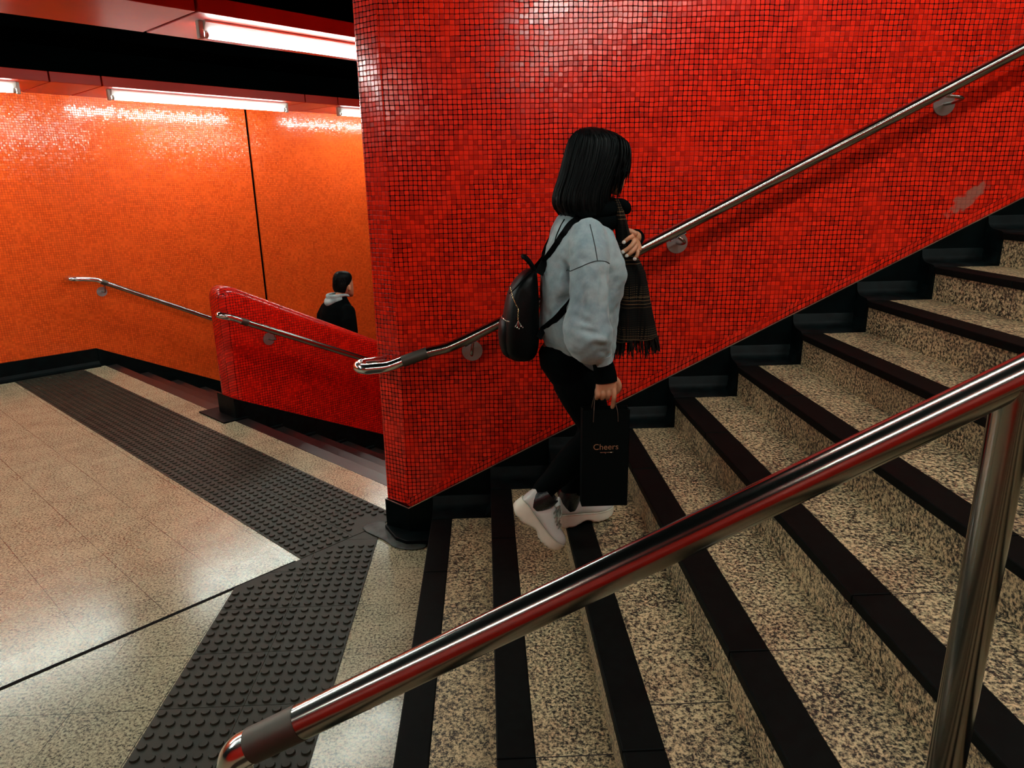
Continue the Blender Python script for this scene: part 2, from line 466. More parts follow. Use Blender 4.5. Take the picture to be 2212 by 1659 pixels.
for k in range(1, 16):                                      # stepped plinth ends beside each step going down
    d0 = 2.475+.3*(k-1)
    lb.debox(d0, d0+.3, 5.205, 5.235, -.15*k-.2, -.15*k+.02)
    lb.debox(d0, d0+.3, 5.515, 5.6, -.15*k-.2, -.15*k+.02)
struct(lb.build('baseboard_center', M['curb'], bevel=.006), 'black stepped skirting at the foot of the low red wall')

# wall behind the viewer, closing the other side of the stair
wb = MB(); wb.box(-7.5, XR, -1.9, -1.6, -.1, 6.8)
struct(wb.build('wall_back', M['tile_back'], uv={'uv': lambda co, n: (co.x, co.z)}), 'red mosaic wall on the near side of the stairs')

# ceilings
ce = MB()
cpts = [Vector((-.42, -1.6, 2.97)), Vector((-.42, WY, 2.97)), DE(9, 2.81, 2.97), DE(9, 8.3, 2.97), DE(-4.5, 8.3, 2.97), Vector((-7.5, 1.5, 2.97)), Vector((-7.5, -1.6, 2.97))]
ce.prism(cpts, (0, 0, .15))
ce.add([(-.42, -1.6, 2.68), (-.42, WY, 2.68), (XR, WY, 2.68+SL*1.02*(XR+.42)), (XR, -1.6, 2.68+SL*1.02*(XR+.42)),
        (-.42, -1.6, 3.12), (-.42, WY, 3.12), (XR, WY, 3.12+SL*1.02*(XR+.42)), (XR, -1.6, 3.12+SL*1.02*(XR+.42))],
       [(0, 1, 2, 3), (7, 6, 5, 4), (0, 3, 7, 4), (1, 5, 6, 2), (2, 6, 7, 3)])
struct(ce.build('ceiling', M['black_ceiling']), 'black ceiling over the passage and stairs')
# red ceiling panels that carry the lamps
def panel(name, d0, d1, e0, e1, label, z0=2.68, h=.085):
    p = MB(); p.debox(d0, d1, e0, e1, z0, z0+h)
    return struct(p.build(name, M['panel'], bevel=.004), label)
def hanger(name, d0, d1, e0, e1):
    p = MB(); p.debox(d0, d1, e0+.03, e1-.03, 2.7655, 2.969)
    return struct(p.build(name, M['black_ceiling']), 'black box above the red ceiling panels')
for d0, d1, lb_ in ((-3.4, -.74, 'near row of red ceiling panels, part above the viewer'), (-.72, 1.916, 'red ceiling panel at the top left corner before the nearer lamp'), (1.934, 4.4, 'red ceiling panel that carries the nearer fluorescent lamp'), (4.42, 7.0, 'red ceiling panel deep along the near row')):
    panel('ceiling_panel', d0, d1, 4.035, 4.74, lb_)
hanger('ceiling_box', -3.4, 7.0, 4.035, 4.74)
for d0, d1, lb_ in ((-3.0, -.35, 'red ceiling panel far left over the orange wall'), (-.34, 2.093, 'red ceiling panel holding the left end lamp over the orange wall'), (2.105, 2.502, 'short red ceiling panel between two lamps over the orange wall'), (2.514, 4.54, 'red ceiling panel holding the long lamp over the orange wall'), (4.552, 4.96, 'short red ceiling panel right of the long far lamp'), (4.972, 7.4, 'red ceiling panel at the far right end over the orange wall')):
    panel('ceiling_panel', d0, d1, 7.25, 8.119, lb_)
hanger('ceiling_box', -3.0, 7.4, 7.25, 8.119)

# fluorescent lamps
def lamp(p0, p1, label, group, glow='tube', z_up=Vector((0, 0, 1))):
    p0, p1 = Vector(p0), Vector(p1); ax_ = (p1-p0).normalized(); L = (p1-p0).length
    up = (z_up - ax_*z_up.dot(ax_)).normalized(); sd = ax_.cross(up)
    t = thing('ceiling_light', label, 'lamp', p0, group)
    def bx(mb, a0, a1, s0, s1, u0, u1):
        q = [p0 + ax_*a + sd*s + up*u for u in (u0, u1) for (a, s) in ((a0, s0), (a1, s0), (a1, s1), (a0, s1))]
        mb.add(q, [(0, 3, 2, 1), (4, 5, 6, 7), (0, 1, 5, 4), (1, 2, 6, 5), (2, 3, 7, 6), (3, 0, 4, 7)])
    b = MB()
    b.prism([p0 + ax_*.03 + sd*q + up*u for q, u in ((-.040, -.001), (-.044, -.012), (-.018, -.052), (.018, -.052), (.044, -.012), (.040, -.001))], ax_*(L-.06)); b.build('batten', M['enamel'], t)
    for a0, a1 in ((.0, .028), (L-.028, L)):
        h = MB(); bx(h, a0, a1, -.021, .021, -.095, -.001); h.build('lamp_holder', M['holder'], t, bevel=.005)
    tb = MB(); tb.tube([p0+ax_*.03-up*.070, p1-ax_*.03-up*.070], .0185, 14); o = tb.build('tube', M[glow], t, smooth=50)
    for a in (.03, L-.055):
        c_ = MB(); c_.tube([p0+ax_*a-up*.070, p0+ax_*(a+.025)-up*.070], .0192, 14); c_.build('tube_cap', M['holder'], t, smooth=50)
    return t
zl = 2.679
lamp(DE(2.0, 4.215, zl), DE(3.82, 4.215, zl), 'long fluorescent tube under the near red ceiling panel', 'fluorescent lamps')
lamp(DE(-.85, 4.215, zl), DE(.97, 4.215, zl), 'fluorescent tube in the near row above the landing', 'fluorescent lamps')
lamp(DE(-3.3, 4.215, zl), DE(-1.48, 4.215, zl), 'fluorescent tube at the start of the near row', 'fluorescent lamps')
lamp(DE(4.45, 4.215, zl), DE(6.27, 4.215, zl), 'fluorescent tube of the near row hidden behind the red wall', 'fluorescent lamps')
lamp(DE(2.595, 7.42, zl), DE(4.42, 7.42, zl), 'long fluorescent tube above the middle of the orange wall', 'fluorescent lamps')
lamp(DE(.09, 7.42, zl), DE(1.91, 7.42, zl), 'fluorescent tube at the left edge above the orange wall', 'fluorescent lamps')
lamp(DE(5.06, 7.42, zl), DE(6.88, 7.42, zl), 'short visible end of a fluorescent tube beside the tall red wall', 'fluorescent lamps')
lamp(DE(-2.4, 7.42, zl), DE(-.58, 7.42, zl), 'fluorescent tube farthest left over the orange wall', 'fluorescent lamps')
# sloping rows of lamps over the stairs
zs = lambda x: 2.68 + SL*1.02*(x+.42)
np_ = MB(); np_.box(-4.2, -.06, -.65, -.05, 2.68, 2.765); struct(np_.build('ceiling_panel', M['panel']), 'red ceiling panel over the near edge of the landing')
lamp((-2.78, -.35, zl), (-.96, -.35, zl), 'fluorescent tube over the landing beside the lowest step', 'fluorescent lamps', 'tube_dim')
for (yy, lab) in ((1.65, 'wall side'), (-.35, 'near side')):
    sp = MB()
    for (xa, xb) in ((.0, 6.2),):
        za, zb = zs(xa)-.13, zs(xb)-.13
        sp.add([(xa, yy-.3, za), (xb, yy-.3, zb), (xb, yy+.3, zb), (xa, yy+.3, za), (xa, yy-.3, za+.085), (xb, yy-.3, zb+.085), (xb, yy+.3, zb+.085), (xa, yy+.3, za+.085)],
               [(0, 3, 2, 1), (4, 5, 6, 7), (0, 1, 5, 4), (1, 2, 6, 5), (2, 3, 7, 6), (3, 0, 4, 7)])
    struct(sp.build('ceiling_panel', M['panel']), 'sloping red ceiling panel over the %s of the stairs' % lab)
    for k in range(3):
        xa = .15 + k*1.95; xb = xa + 1.62
        lamp((xa, yy, zs(xa)-.131), (xb, yy, zs(xb)-.131), '%s sloping fluorescent tube over the %s of the stairs' % (('lowest', 'middle', 'highest')[k], lab), 'fluorescent lamps', 'tube_stair' if yy > 0 else 'tube_dim')

# ------------------------------------------------------------------ staircase going up
st = thing('staircase', 'granite staircase with black nosings climbing beside the tall red wall', 'staircase', (FX, 0, 0))
Y0, Y1 = -1.598, 3.2
for k in range(1, 17):
    xk, zk = NX0 + TRD*(k-1), RIS*k
    xn = xk + TRD
    g = MB()
    lo = zk - RIS - .12
    g.prism([(xk+.006, Y0, lo), (xn+.02, Y0, lo), (xn+.02, Y0, zk), (xk+NW, Y0, zk), (xk+NW, Y0, zk-.03), (xk+.006, Y0, zk-.03)], (0, Y1-Y0, 0))
    so = g.build('step', M['tread'], st)
    nb = MB()
    y = Y1; cuts = [Y1]
    off = 2.7 if k != 3 else 2.55
    yy = off
    while yy > Y0: cuts.append(yy); yy -= .6 if k not in (3, 6) else 1.2
    cuts.append(Y0)
    for a, b in zip(cuts, cuts[1:]):
        nb.box(xk-.004, xk+NW-.0005, b+.001, a-.001, zk-.0295, zk+.0015)
    nb.build('nosing', M['nosing'], so, bevel=.004)
    cv = MB()
    pf = [(Y1+.001, lo), (Y1+.001, zk+.002), (Y1+.012, zk+.010), (Y1+.07, zk+.016), (Y1+.09, zk+.024), (Y1+.105, zk+.042), (Y1+.112, zk+.07), (Y1+.117, zk+.075), (Y1+.117, lo)]
    cv.prism([(xk-.003, yv, zv) for yv, zv in pf], (TRD+.012, 0, 0))
    # upright piece of the curb beside the riser, with its small cove
    cv.prism([(xn-.035, Y1+.002, zk+.01), (xn-.012, Y1+.002, zk+.03), (xn-.004, Y1+.002, zk+.06), (xn, Y1+.002, zk+.06), (xn, Y1+.002, zk+.005)], (0, .108, 0))
    cv.build('curb_end', M['curb'], so, smooth=35)

# curb and cement smear at the foot of the wall end
cu = MB()
cu.prism([(FX-.004, 3.215, 0), (FX-.14, 3.215, 0), (FX-.20, 3.26, 0), (-.575, 3.40, 0), (-.568, 3.404, 0), (FX-.125, 3.317, 0), (FX-.004, 3.317, 0)], (0, 0, .03))
struct(cu.build('trim_4', M['curb'], bevel=.012, segs=3), 'black curb at the foot of the tall red wall end')
sm = MB()
out_ = [(-.72, 3.45), (-.66, 3.50), (-.598, 3.52), (-.57, 3.45), (-.575, 3.405), (-.50, 3.30), (-.42, 3.25), (-.34, 3.24), (-.315, 3.20), (-.33, 3.165), (-.40, 3.15), (-.46, 3.17), (-.52, 3.20), (-.555, 3.26), (-.60, 3.30), (-.655, 3.35), (-.70, 3.40)]
cx_, cy_ = -.53, 3.29
rg = []
for s_, z_ in ((1.0, .0038), (.93, .0065), (.75, .0090), (.4, .011)):
    rg.append([Vector((cx_+(a-cx_)*s_ + random.uniform(-.006, .006), cy_+(b-cy_)*s_ + random.uniform(-.006, .006), z_+random.uniform(0, .002))) for a, b in out_])
sm.loft(rg)
o = sm.build('cement_smear', M['cement'], base=(cx_, cy_, 0), smooth=60, sub=1)
tag(o, 'grey smear of cement on the floor at the foot of the tall red wall', 'cement patch')

# ------------------------------------------------------------------ flights going down
def flight(e0, e1, label, extra):
    t = thing('staircase', label, 'staircase', DE(2.42, (e0+e1)/2, 0))
    for k in range(0, 16):
        d0 = 2.475 + .3*(k-1); z = -.15*k
        if k == 0:
            so = None
        g = MB()
        if k > 0:
            g.debox(d0+.001, d0+.2-.001, e0, e1, z-.3, z)
            g.debox(d0+.19, d0+.294, e0, e1, z-.3, z-.03)
        else:
            g.debox(2.376, 2.469, e0, e1, -.3, -.032)
        so = g.build('step', M['tread'], t)
        nb = MB(); nb.debox(d0+.2, d0+.302, e0+.001, e1-.001, z-.03, z+.0015)
        nb.build('nosing', M['nosing_sheen'], so, bevel=.004)
    return t
flight(2.845, 5.203, 'black nosed stairs descending between the tall red wall and the low wall', 0)
flight(5.602, 8.058, 'black nosed stairs descending between the low wall and the orange wall', 0)

# ------------------------------------------------------------------ tactile paving
def domes(mb, centres, u, v, r=.0165, h=.0065, n=10):
    for c in centres:
        a = [c + (u*cos(2*PI*k/n) + v*sin(2*PI*k/n))*r for k in range(n)]
        b = [c + (u*cos(2*PI*k/n) + v*sin(2*PI*k/n))*r*.86 + Vector((0, 0, h)) for k in range(n)]
        o = len(mb.v); mb.v += a+b
        mb.f += [(o+k, o+(k+1) % n, o+n+(k+1) % n, o+n+k) for k in range(n)] + [tuple(o+n+k for k in range(n))]
TH = .003
ta = MB()
gap = .002
def DEe(v): return v.x*Ev[0] + v.y*Ev[1]
def DEd(v): return v.x*Dv[0] + v.y*Dv[1]
cs = []
for k in range(0, 18):
    ea = 2.888 + .3*k; eb = min(ea+.3-gap, 8.058)
    if eb-ea < .05: continue
    for j in range(2):
        da, db = 1.552+.306*j, 1.552+.306*j+.304
        ta.debox(da, db, ea, eb, -.01, TH)
        for a in range(6):
            for b in range(6):
                ee = ea + .0255 + .05*b
                if ee < eb-.018: cs.append(DE(da+.027+.05*a, ee, TH))
cs = [c for c in cs if not (c.y < 3.56 and c.x > -.75)]
domes(ta, cs, Vector((1, 0, 0)), Vector((0, 1, 0)))
tag(ta.build('tactile_paving', M['tactile'], base=DE(1.86, 5.4, 0), smooth=30), 'dark studded tactile strip leading to the far orange wall', 'tactile paving')
tb_ = MB(); cs = []
for k in range(-6, 14):
    ya = 3.0 - .3*k; yb = ya + .3 - gap
    if ya < -1.6: continue
    for j in range(2):
        xa, xb = -1.192+.296*j, -1.192+.296*j+.294
        # clip against the joint line e = 2.883
        corners = [Vector((xa, ya, 0)), Vector((xb, ya, 0)), Vector((xb, yb, 0)), Vector((xa, yb, 0))]
        outp = []
        for i in range(4):
            p, q = corners[i], corners[(i+1) % 4]; fp, fq = 2.883-DEe(p), 2.883-DEe(q)
            if fp >= 0: outp.append(p)
            if fp*fq < 0: outp.append(p + (q-p)*(fp/(fp-fq)))
        if len(outp) < 3: continue
        tb_.prism([p+Vector((0, 0, -.01)) for p in outp], (0, 0, .01+TH))
        for a in range(6):
            for b in range(6):
                c = Vector((xa+.022+.05*a, ya+.0245+.05*b, TH))
                if DEe(c) < 2.862 and not (c.y > 3.27 and c.x > -.74): cs.append(c)
domes(tb_, cs, Vector((1, 0, 0)), Vector((0, 1, 0)))
tag(tb_.build('tactile_paving', M['tactile'], base=(-.9, 1.5, 0), smooth=30), 'dark studded tactile strip along the foot of the stairs going up', 'tactile paving')

# ------------------------------------------------------------------ handrails
def bracket(parent, c, n, rail_pt, along, r=.050):
    c, n, rp, al = Vector(c), Vector(n).normalized(), Vector(rail_pt), Vector(along).normalized()
    d_ = MB(); d_.tube([c + n*.0006, c + n*.007], r, 28); b = d_.build('bracket', M['disc'], parent, smooth=40)
    a = MB(); el = c + n*(rp-c).dot(n)
    a.tube(bez([c + n*.004, c + n*(rp-c).dot(n)*.55, el + Vector((0, 0, .012)), rp - Vector((0, 0, .026))], 6), .0075, 10)
    a.build('bracket_arm', M['steel'], b, smooth=50)
    s_ = MB(); s_.tube([rp - al*.04 - Vector((0, 0, .0275)), rp + al*.04 - Vector((0, 0, .0275))], .013, 8, flat=.22, up=(0, 0, 1))
    s_.build('saddle', M['steel_bright'], b, smooth=50)
RR = .0255
# rail on the tall red wall
zr = lambda x: 1.582 + .5035*(x-.947)
hr = thing('wall_handrail', 'steel handrail rising along the tall red wall behind the woman', 'handrail', (1.0, 3.2, 1.0))
run = [(6.4, 3.2, zr(6.4)), (3.0, 3.2, zr(3.0)), (1.5, 3.2, zr(1.5)), (.078, 3.2, 1.153)] + [tuple(p) for p in bez([(-.10, 3.2, 1.068), (-.165, 3.2, 1.040), (-.20, 3.2, 1.028), (-.25, 3.2, 1.018)], 4)] + [(-.285, 3.2, 1.009)]
m1 = MB(); m1.tube(run, RR, 32); m1.build('rail', M['steel'], hr, smooth=60)
m2 = MB(); m2.tube([(-.284, 3.2, 1.010), (-.305, 3.2, 1.003), (-.382, 3.2, .977), (-.402, 3.2, .970)], RR+.0015, 32); m2.build('sleeve', M['steel_dull'], hr, smooth=60)
cv_ = bez([(-.401, 3.2, .971), (-.455, 3.2, .952), (-.49, 3.2, .944), (-.545, 3.203, .940)], 6)
cv_ += [Vector((-.56+.0-.062*sin(a), 3.265-.062*cos(a), .938)) for a in [math.radians(q) for q in range(0, 136, 9)]]
last = cv_[-1]
cv_ += [last + dD*.12 + Vector((0, 0, -.01)), last + dD*.25 + Vector((0, 0, -.035))] + [last + dD*q + Vector((0, 0, -.035-.5*(q-.25))) for q in (.6, 2.0, 5.0)]
m3 = MB(); m3.tube(cv_, RR, 32); m3.build('end_bend', M['steel_bright'], hr, smooth=60)
for (bx_, bz_) in ((2.105, 2.079), (.906, 1.483), (-.078, .985), (3.25, 2.656)):
    bracket(hr, (bx_, WY, bz_), (0, -1, 0), (bx_*.962+.004, 3.2, zr(bx_*.962+.004) if bx_ > 0 else 1.080), (1, 0, .5))
# rail on the low wall
def drail(name, label, e, ew, ds_, zfun, sleeve, brs, end_out=True):
    t = thing(name, label, 'handrail', DE(3, e, 0))
    a = MB(); a.tube([DE(d, e, zfun(d)) for d in ds_], RR, 28, rnd=False)
    a.build('rail', M['steel'], t, smooth=60)
    d0 = ds_[0]
    s_ = MB(); s_.tube([DE(d0-sleeve, e, zfun(d0-sleeve)), DE(d0+.001, e, zfun(d0))], RR+.0012, 16); s_.build('sleeve', M['steel_dull'], t, smooth=60)
    d1 = d0-sleeve
    return t, d1
zlw = lambda d: .85 - .466*(d-2.375) + (.02 if d > 9 else 0)
t, d1 = drail('wall_handrail', 'steel handrail descending along the near face of the low red wall', 5.135, 5.245, [2.535, 3.0, 4.0, 9.0], zlw, .05, [])
eb_ = MB(); eb_.tube(bez([DE(2.486, 5.135, zlw(2.486)), DE(2.43, 5.135, zlw(2.43)+.002), DE(2.385, 5.14, zlw(2.385)-.001), DE(2.352, 5.17, .856), DE(2.352, 5.2, .856)], 6), RR, 28, rnd=True); eb_.build('end_bend', M['steel_bright'], t, smooth=60)
for d in (2.753, 4.0, 5.3):
    bracket(t, DE(d, 5.245, .598-.466*(d-2.753)), (-Ev[0], -Ev[1], 0), DE(d, 5.135, zlw(d)), Vector((Dv[0], Dv[1], -.46)))
# rail on the orange wall
zow = lambda d: .900 - .505*(d-2.43) if d > 2.43 else (.942 - .16*(d-2.17))
t, d1 = drail('wall_handrail', 'steel handrail descending along the orange wall at the left', 8.005, 8.12, [2.50, 2.8, 3.5, 4.5, 9.0], zow, .05, [])
eb_ = MB(); eb_.tube(bez([DE(2.451, 8.005, zow(2.451)), DE(2.40, 8.005, .912), DE(2.30, 8.005, .928), DE(2.21, 8.01, .938), DE(2.18, 8.04, .94), DE(2.178, 8.08, .94)], 6), RR, 28, rnd=True); eb_.build('end_bend', M['steel_bright'], t, smooth=60)
for d in (2.476, 3.8, 5.2):
    bracket(t, DE(d, 8.12, .771-.505*(d-2.476)), (-Ev[0], -Ev[1], 0), DE(d, 8.005, zow(d)), Vector((Dv[0], Dv[1], -.5)))
# free-standing railing in front
fr_ = thing('stair_railing', 'large steel railing with upright posts crossing the front of the stairs', 'handrail', (.69, .864, RIS*4))
zf = lambda x: 1.0165 + .5025*(x+.255)
m1 = MB(); m1.tube([(-.29, .864, zf(-.29)), (.3, .864, zf(.3)), (1.2, .864, zf(1.2)), (4.0, .864, zf(4.0))], .0257, 40); m1.build('rail', M['steel'], fr_, smooth=60)
m2 = MB(); m2.tube([(-.365, .864, zf(-.365)), (-.2895, .864, zf(-.2895))], .0263, 40); m2.build('sleeve', M['steel_dull'], fr_, smooth=60)
m3 = MB()
pth = [Vector((-.364, .864, zf(-.364)))]
for p in bez([(-.364, .864, zf(-.364)), (-.384, .864, .949), (-.394, .864, .930), (-.396, .864, .90)], 8): pth.append(p)
pth += [Vector((-.396, .864, .6)), Vector((-.396, .864, .003))]
m3.tube(pth[1:], .0257, 40); m3.build('end_bend', M['steel_bright'], fr_, smooth=60)
for px_, k in ((.699, 4), (2.5, 10)):
    pm = MB(); pm.tube([(px_, .864, RIS*k+.002), (px_, .864, zf(px_)-.03), (px_, .864, zf(px_)-.012)], [.0257, .0257, .029], 40); po = pm.build('post', M['steel'], fr_, smooth=60)
    bf = MB(); bf.tube([(px_, .864, RIS*k+.002), (px_, .864, RIS*k+.01)], .05, 32); bf.build('base_flange', M['disc'], po, smooth=40)

# ------------------------------------------------------------------ people: materials
M['skin'] = plain('skin', (.50, .23, .125), .5, 0, .4, .10, 30)
M['skin'].node_tree.nodes['Principled BSDF'].inputs['Subsurface Weight'].default_value = .12
M['skin'].node_tree.nodes['Principled BSDF'].inputs['Subsurface Radius'].default_value = (.01, .004, .002)
M['hair'] = plain('black_hair', (.0010, .0017, .0018), .5, 0, .10, .3, 20)
M['nail'] = plain('white_nail_polish', (.80, .78, .74), .25)
def fleece():
    g = G('blue_grey_fleece')
    P = g.obj()
    a = g.noise(P, 7, 4, .6, .6).outputs[0]; b = g.noise(P, 90, 3, .7).outputs[0]
    c = g.mix(g.rng(g.m('ADD', g.m('MULTIPLY', a, .8), g.m('MULTIPLY', b, .2)), .32, .68), (.20, .285, .32), (.36, .445, .465))
    g.bump(g.m('ADD', g.m('MULTIPLY', g.noise(P, 260, 2, .6).outputs[0], .35), g.m('MULTIPLY', g.noise(P, 30, 3, .6).outputs[0], .65)), .35, .003)
    return g.set(c, .9, 0, .2, None, .25)
M['fleece'] = fleece()
M['knit'] = plain('black_knit', (.0010, .0020, .0022), .9, 0, .04, .2, 40, .3, 300)
M['legging'] = plain('black_legging', (.0009, .0020, .0022), .85, 0, .05, .2, 10, .1, 200)
M['seam'] = plain('dark_seam_thread', (.03, .04, .042), .9)
def scarf_mat():
    g = G('dark_check_scarf')
    P = g.obj(); x, y, z = g.sep(P)
    s = g.m('ADD', z, g.m('MULTIPLY', g.noise(P, 12, 2).outputs[0], .012))
    t = g.m('ADD', g.m('MULTIPLY', x, 1.0), g.m('MULTIPLY', y, 1.0))
    fine = g.m('MULTIPLY', g.m('GREATER_THAN', g.m('FRACT', g.m('MULTIPLY', s, 125.0)), .62), g.m('GREATER_THAN', g.m('FRACT', g.m('MULTIPLY', t, 120.0)), .45))
    band = g.rng(g.m('SINE', g.m('MULTIPLY', s, 42.0)), .1, .7, .12, 1.0)
    lines = g.m('MULTIPLY', g.m('GREATER_THAN', g.m('FRACT', g.m('MULTIPLY', s, 78.0)), .80), g.rng(g.m('SINE', g.m('ADD', g.m('MULTIPLY', s, 42.0), 1.2)), .35, .8, 0, 1.0))
    f = g.m('MAXIMUM', g.m('MULTIPLY', g.m('MULTIPLY', fine, band), .55), lines)
    c = g.mix(f, (.0022, .0022, .0020), (.12, .072, .034))
    g.bump(g.noise(P, 300, 2).outputs[0], .3, .001)
    return g.set(c, .9, 0, .15)
M['scarf'] = scarf_mat()
M['fringe'] = plain('scarf_fringe_yarn', (.008, .0055, .004), .9, 0, .2, .8, 120)
M['patent'] = plain('white_patent_leather', (.66, .70, .67), .12, 0, .5, .05, 6, .0, 60, .6)
M['rubber'] = plain('white_rubber_sole', (.80, .77, .64), .5, 0, .4, .06, 12)
M['lace'] = plain('grey_lace', (.30, .32, .26), .35, .3, .5, .5, 60)
M['sock'] = plain('black_sequin_sock', (.004, .006, .008), .25, 0, .6, .3, 50, .9, 120)
M['leather'] = plain('black_soft_leather', (.0009, .0018, .0020), .42, 0, .13, .3, 10, .6, 38)
M['strap'] = plain('black_webbing', (.0010, .0018, .0020), .7, 0, .06)
M['gold'] = steel('gold_metal', (.62, .47, .24), .2)
M['silver'] = steel('silver_metal', (.75, .75, .72), .18)
M['paper'] = plain('black_card', (.0018, .0034, .0033), .7, 0, .06, .12, 4)
M['copper'] = steel('copper_foil', (.80, .50, .36), .35)
M['ribbon'] = plain('brown_ribbon', (.10, .055, .035), .5)
M['hood'] = plain('pale_grey_hood', (.30, .38, .38), .85, 0, .2, .35, 14)
M['jacket'] = plain('black_jacket', (.0010, .0021, .0023), .85, 0, .04, .2, 12)

def finger(mb, pts, r0, r1):
    p = bez(pts, 4); n = len(p)
    mb.tube(p, [r0 + (r1-r0)*i/(n-1) for i in range(n)], 10, rnd=True)
def join_data(o, others):
    """append the geometry of other objects (same base) to o's mesh, one body"""
    bm = bmesh.new(); bm.from_mesh(o.data)
    for q in others:
        bm.from_mesh(q.data)
    bm.to_mesh(o.data); bm.free(); o.data.shade_smooth()
    for q in others: bpy.data.objects.remove(q)

# ------------------------------------------------------------------ the woman on the stairs
WB = Vector((.37, 2.52, RIS*3))
CY = 2.50
def wbody():
    b = MB()
    # torso, pelvis
    b.loft([selip(cx, CY, z, rx, ry) for z, cx, rx, ry in ((1.02, .335, .078, .12), (1.10, .29, .088, .135), (1.17, .29, .095, .13), (1.27, .325, .085, .115), (1.36, .345, .092, .125), (1.46, .352, .095, .135), (1.55, .345, .085, .135), (1.60, .345, .065, .10), (1.63, .352, .05, .06))])
    b.tube([(.352, CY, 1.60), (.368, CY+.003, 1.68), (.39, CY+.006, 1.76)], [.056, .049, .049], 14)
    # head: sections from chin to crown
    hy = CY + .008
    hs = ((1.722, .448, .020, .018), (1.729, .440, .038, .033), (1.742, .428, .055, .047), (1.762, .415, .072, .059), (1.785, .406, .083, .066), (1.812, .398, .090, .071), (1.84, .392, .094, .074), (1.868, .388, .093, .073), (1.892, .384, .084, .066), (1.912, .381, .064, .051), (1.924, .379, .036, .03))
    b.loft([selip(cx, hy, z, rx, ry, 24, 2.15) for z, cx, rx, ry in hs])
    b.tube([(.478, hy, 1.828), (.487, hy, 1.806), (.498, hy, 1.789), (.486, hy, 1.778)], [.008, .010, .0115, .009], 10, rnd=True)   # nose
    b.ell((.491, hy-.009, 1.784), .008, .007, .006); b.ell((.491, hy+.009, 1.784), .008, .007, .006)
    b.tube([(.476, hy-.018, 1.757), (.486, hy, 1.761), (.476, hy+.018, 1.757)], [.004, .0065, .004], 8, rnd=True)   # lips
    b.tube([(.474, hy-.016, 1.749), (.483, hy, 1.7485), (.474, hy+.016, 1.749)], [.004, .0068, .004], 8, rnd=True)
    b.ell((.462, hy, 1.729), .018, .02, .014)
    for s in (-1, 1):
        b.tube([(.462, hy+s*.052, 1.836), (.477, hy+s*.030, 1.840), (.481, hy+s*.012, 1.834)], [.005, .007, .005], 8, rnd=True)   # brows
        b.ell((.393, hy+s*.073, 1.80), .017, .008, .028)       # ears
        b.ell((.452, hy+s*.044, 1.788), .024, .02, .022)       # cheeks
    # right arm hangs, left arm bends up to the scarf
    b.tube(bez([(.345, 2.345, 1.575), (.335, 2.30, 1.45), (.325, 2.285, 1.335)], 5), [.046, .045, .044, .043, .042, .041, .040, .040, .039, .038, .037], 14, rnd=True)
    b.tube(bez([(.325, 2.285, 1.335), (.352, 2.287, 1.235), (.398, 2.287, 1.115)], 5), [.037, .036, .033, .030, .028, .026, .025, .024, .024, .023, .023], 14, rnd=True)
    b.tube(bez([(.345, 2.655, 1.575), (.40, 2.70, 1.46), (.455, 2.70, 1.375)], 5), [.046, .045, .044, .043, .042, .041, .040, .040, .039, .038, .037], 14, rnd=True)
    b.tube(bez([(.455, 2.70, 1.375), (.51, 2.62, 1.475), (.532, 2.50, 1.572)], 5), [.037, .037, .036, .035, .034, .032, .031, .029, .027, .025, .023], 14, rnd=True)
    # legs
    for hip, knee, ank, toe in (((.310, 2.435, 1.06), (.402, 2.415, .87), (.192, 2.413, .648), (.196, 2.405, .500)), ((.320, 2.575, 1.06), (.405, 2.575, .84), (.303, 2.515, .58), (.40, 2.545, .495))):
        b.tube([Vector(hip).lerp(Vector(knee), k/6) for k in range(7)], [.060, .060, .057, .052, .048, .045, .043], 16, rnd=True)
        b.tube([Vector(knee).lerp(Vector(ank), k/6) for k in range(7)], [.042, .044, .045, .042, .036, .031, .029], 16, rnd=True)
        b.tube([Vector(ank), Vector(ank).lerp(Vector(toe), .2) + Vector((-.012, 0, -.045 if hip[1] > 2.5 else -.025)), Vector(toe)], [.033, .024, .018], 12, rnd=True)
    return b
woman = remesh(wbody(), 'person', M['skin'], None, WB, .0062, 7)
tag(woman, 'woman climbing the stairs in a blue-grey sweatshirt, black leggings and white platform shoes', 'person')

# --- right hand holding the bag ribbons
rh = MB()
def hring(c, u, v, a, b_, n=16, p=2.6):
    c, u, v = Vector(c), Vector(u).normalized(), Vector(v).normalized()
    return [c + u*a*math.copysign(abs(cos(2*PI*k/n))**(2/p), cos(2*PI*k/n)) + v*b_*math.copysign(abs(sin(2*PI*k/n))**(2/p), sin(2*PI*k/n)) for k in range(n)]
U, V_ = (1, 0, .12), (0, 1, 0)
rh.loft([hring((.398, 2.287, 1.135), U, V_, .026, .020), hring((.399, 2.286, 1.118), U, V_, .030, .019), hring((.400, 2.284, 1.098), U, V_, .036, .0175), hring((.399, 2.281, 1.080), U, V_, .0375, .0155), hring((.398, 2.280, 1.070), U, V_, .035, .012)])
for x0, dz, l, r in ((.3695, -.001, .88, .0084), (.3875, .002, 1.0, .0092), (.4065, .003, 1.04, .0094)):
    finger(rh, [(x0+.0005, 2.279, 1.080+dz), (x0-.001, 2.271, 1.064+dz), (x0-.001, 2.275, 1.064-.0125*l), (x0, 2.292, 1.048-.004*l), (x0+.001, 2.303, 1.060), (x0+.001, 2.298, 1.072)], r, r*.86)
finger(rh, [(.4245, 2.279, 1.086), (.4255, 2.270, 1.067), (.425, 2.268, 1.050), (.4235, 2.274, 1.031), (.4225, 2.280, 1.013)], .0096, .0072)
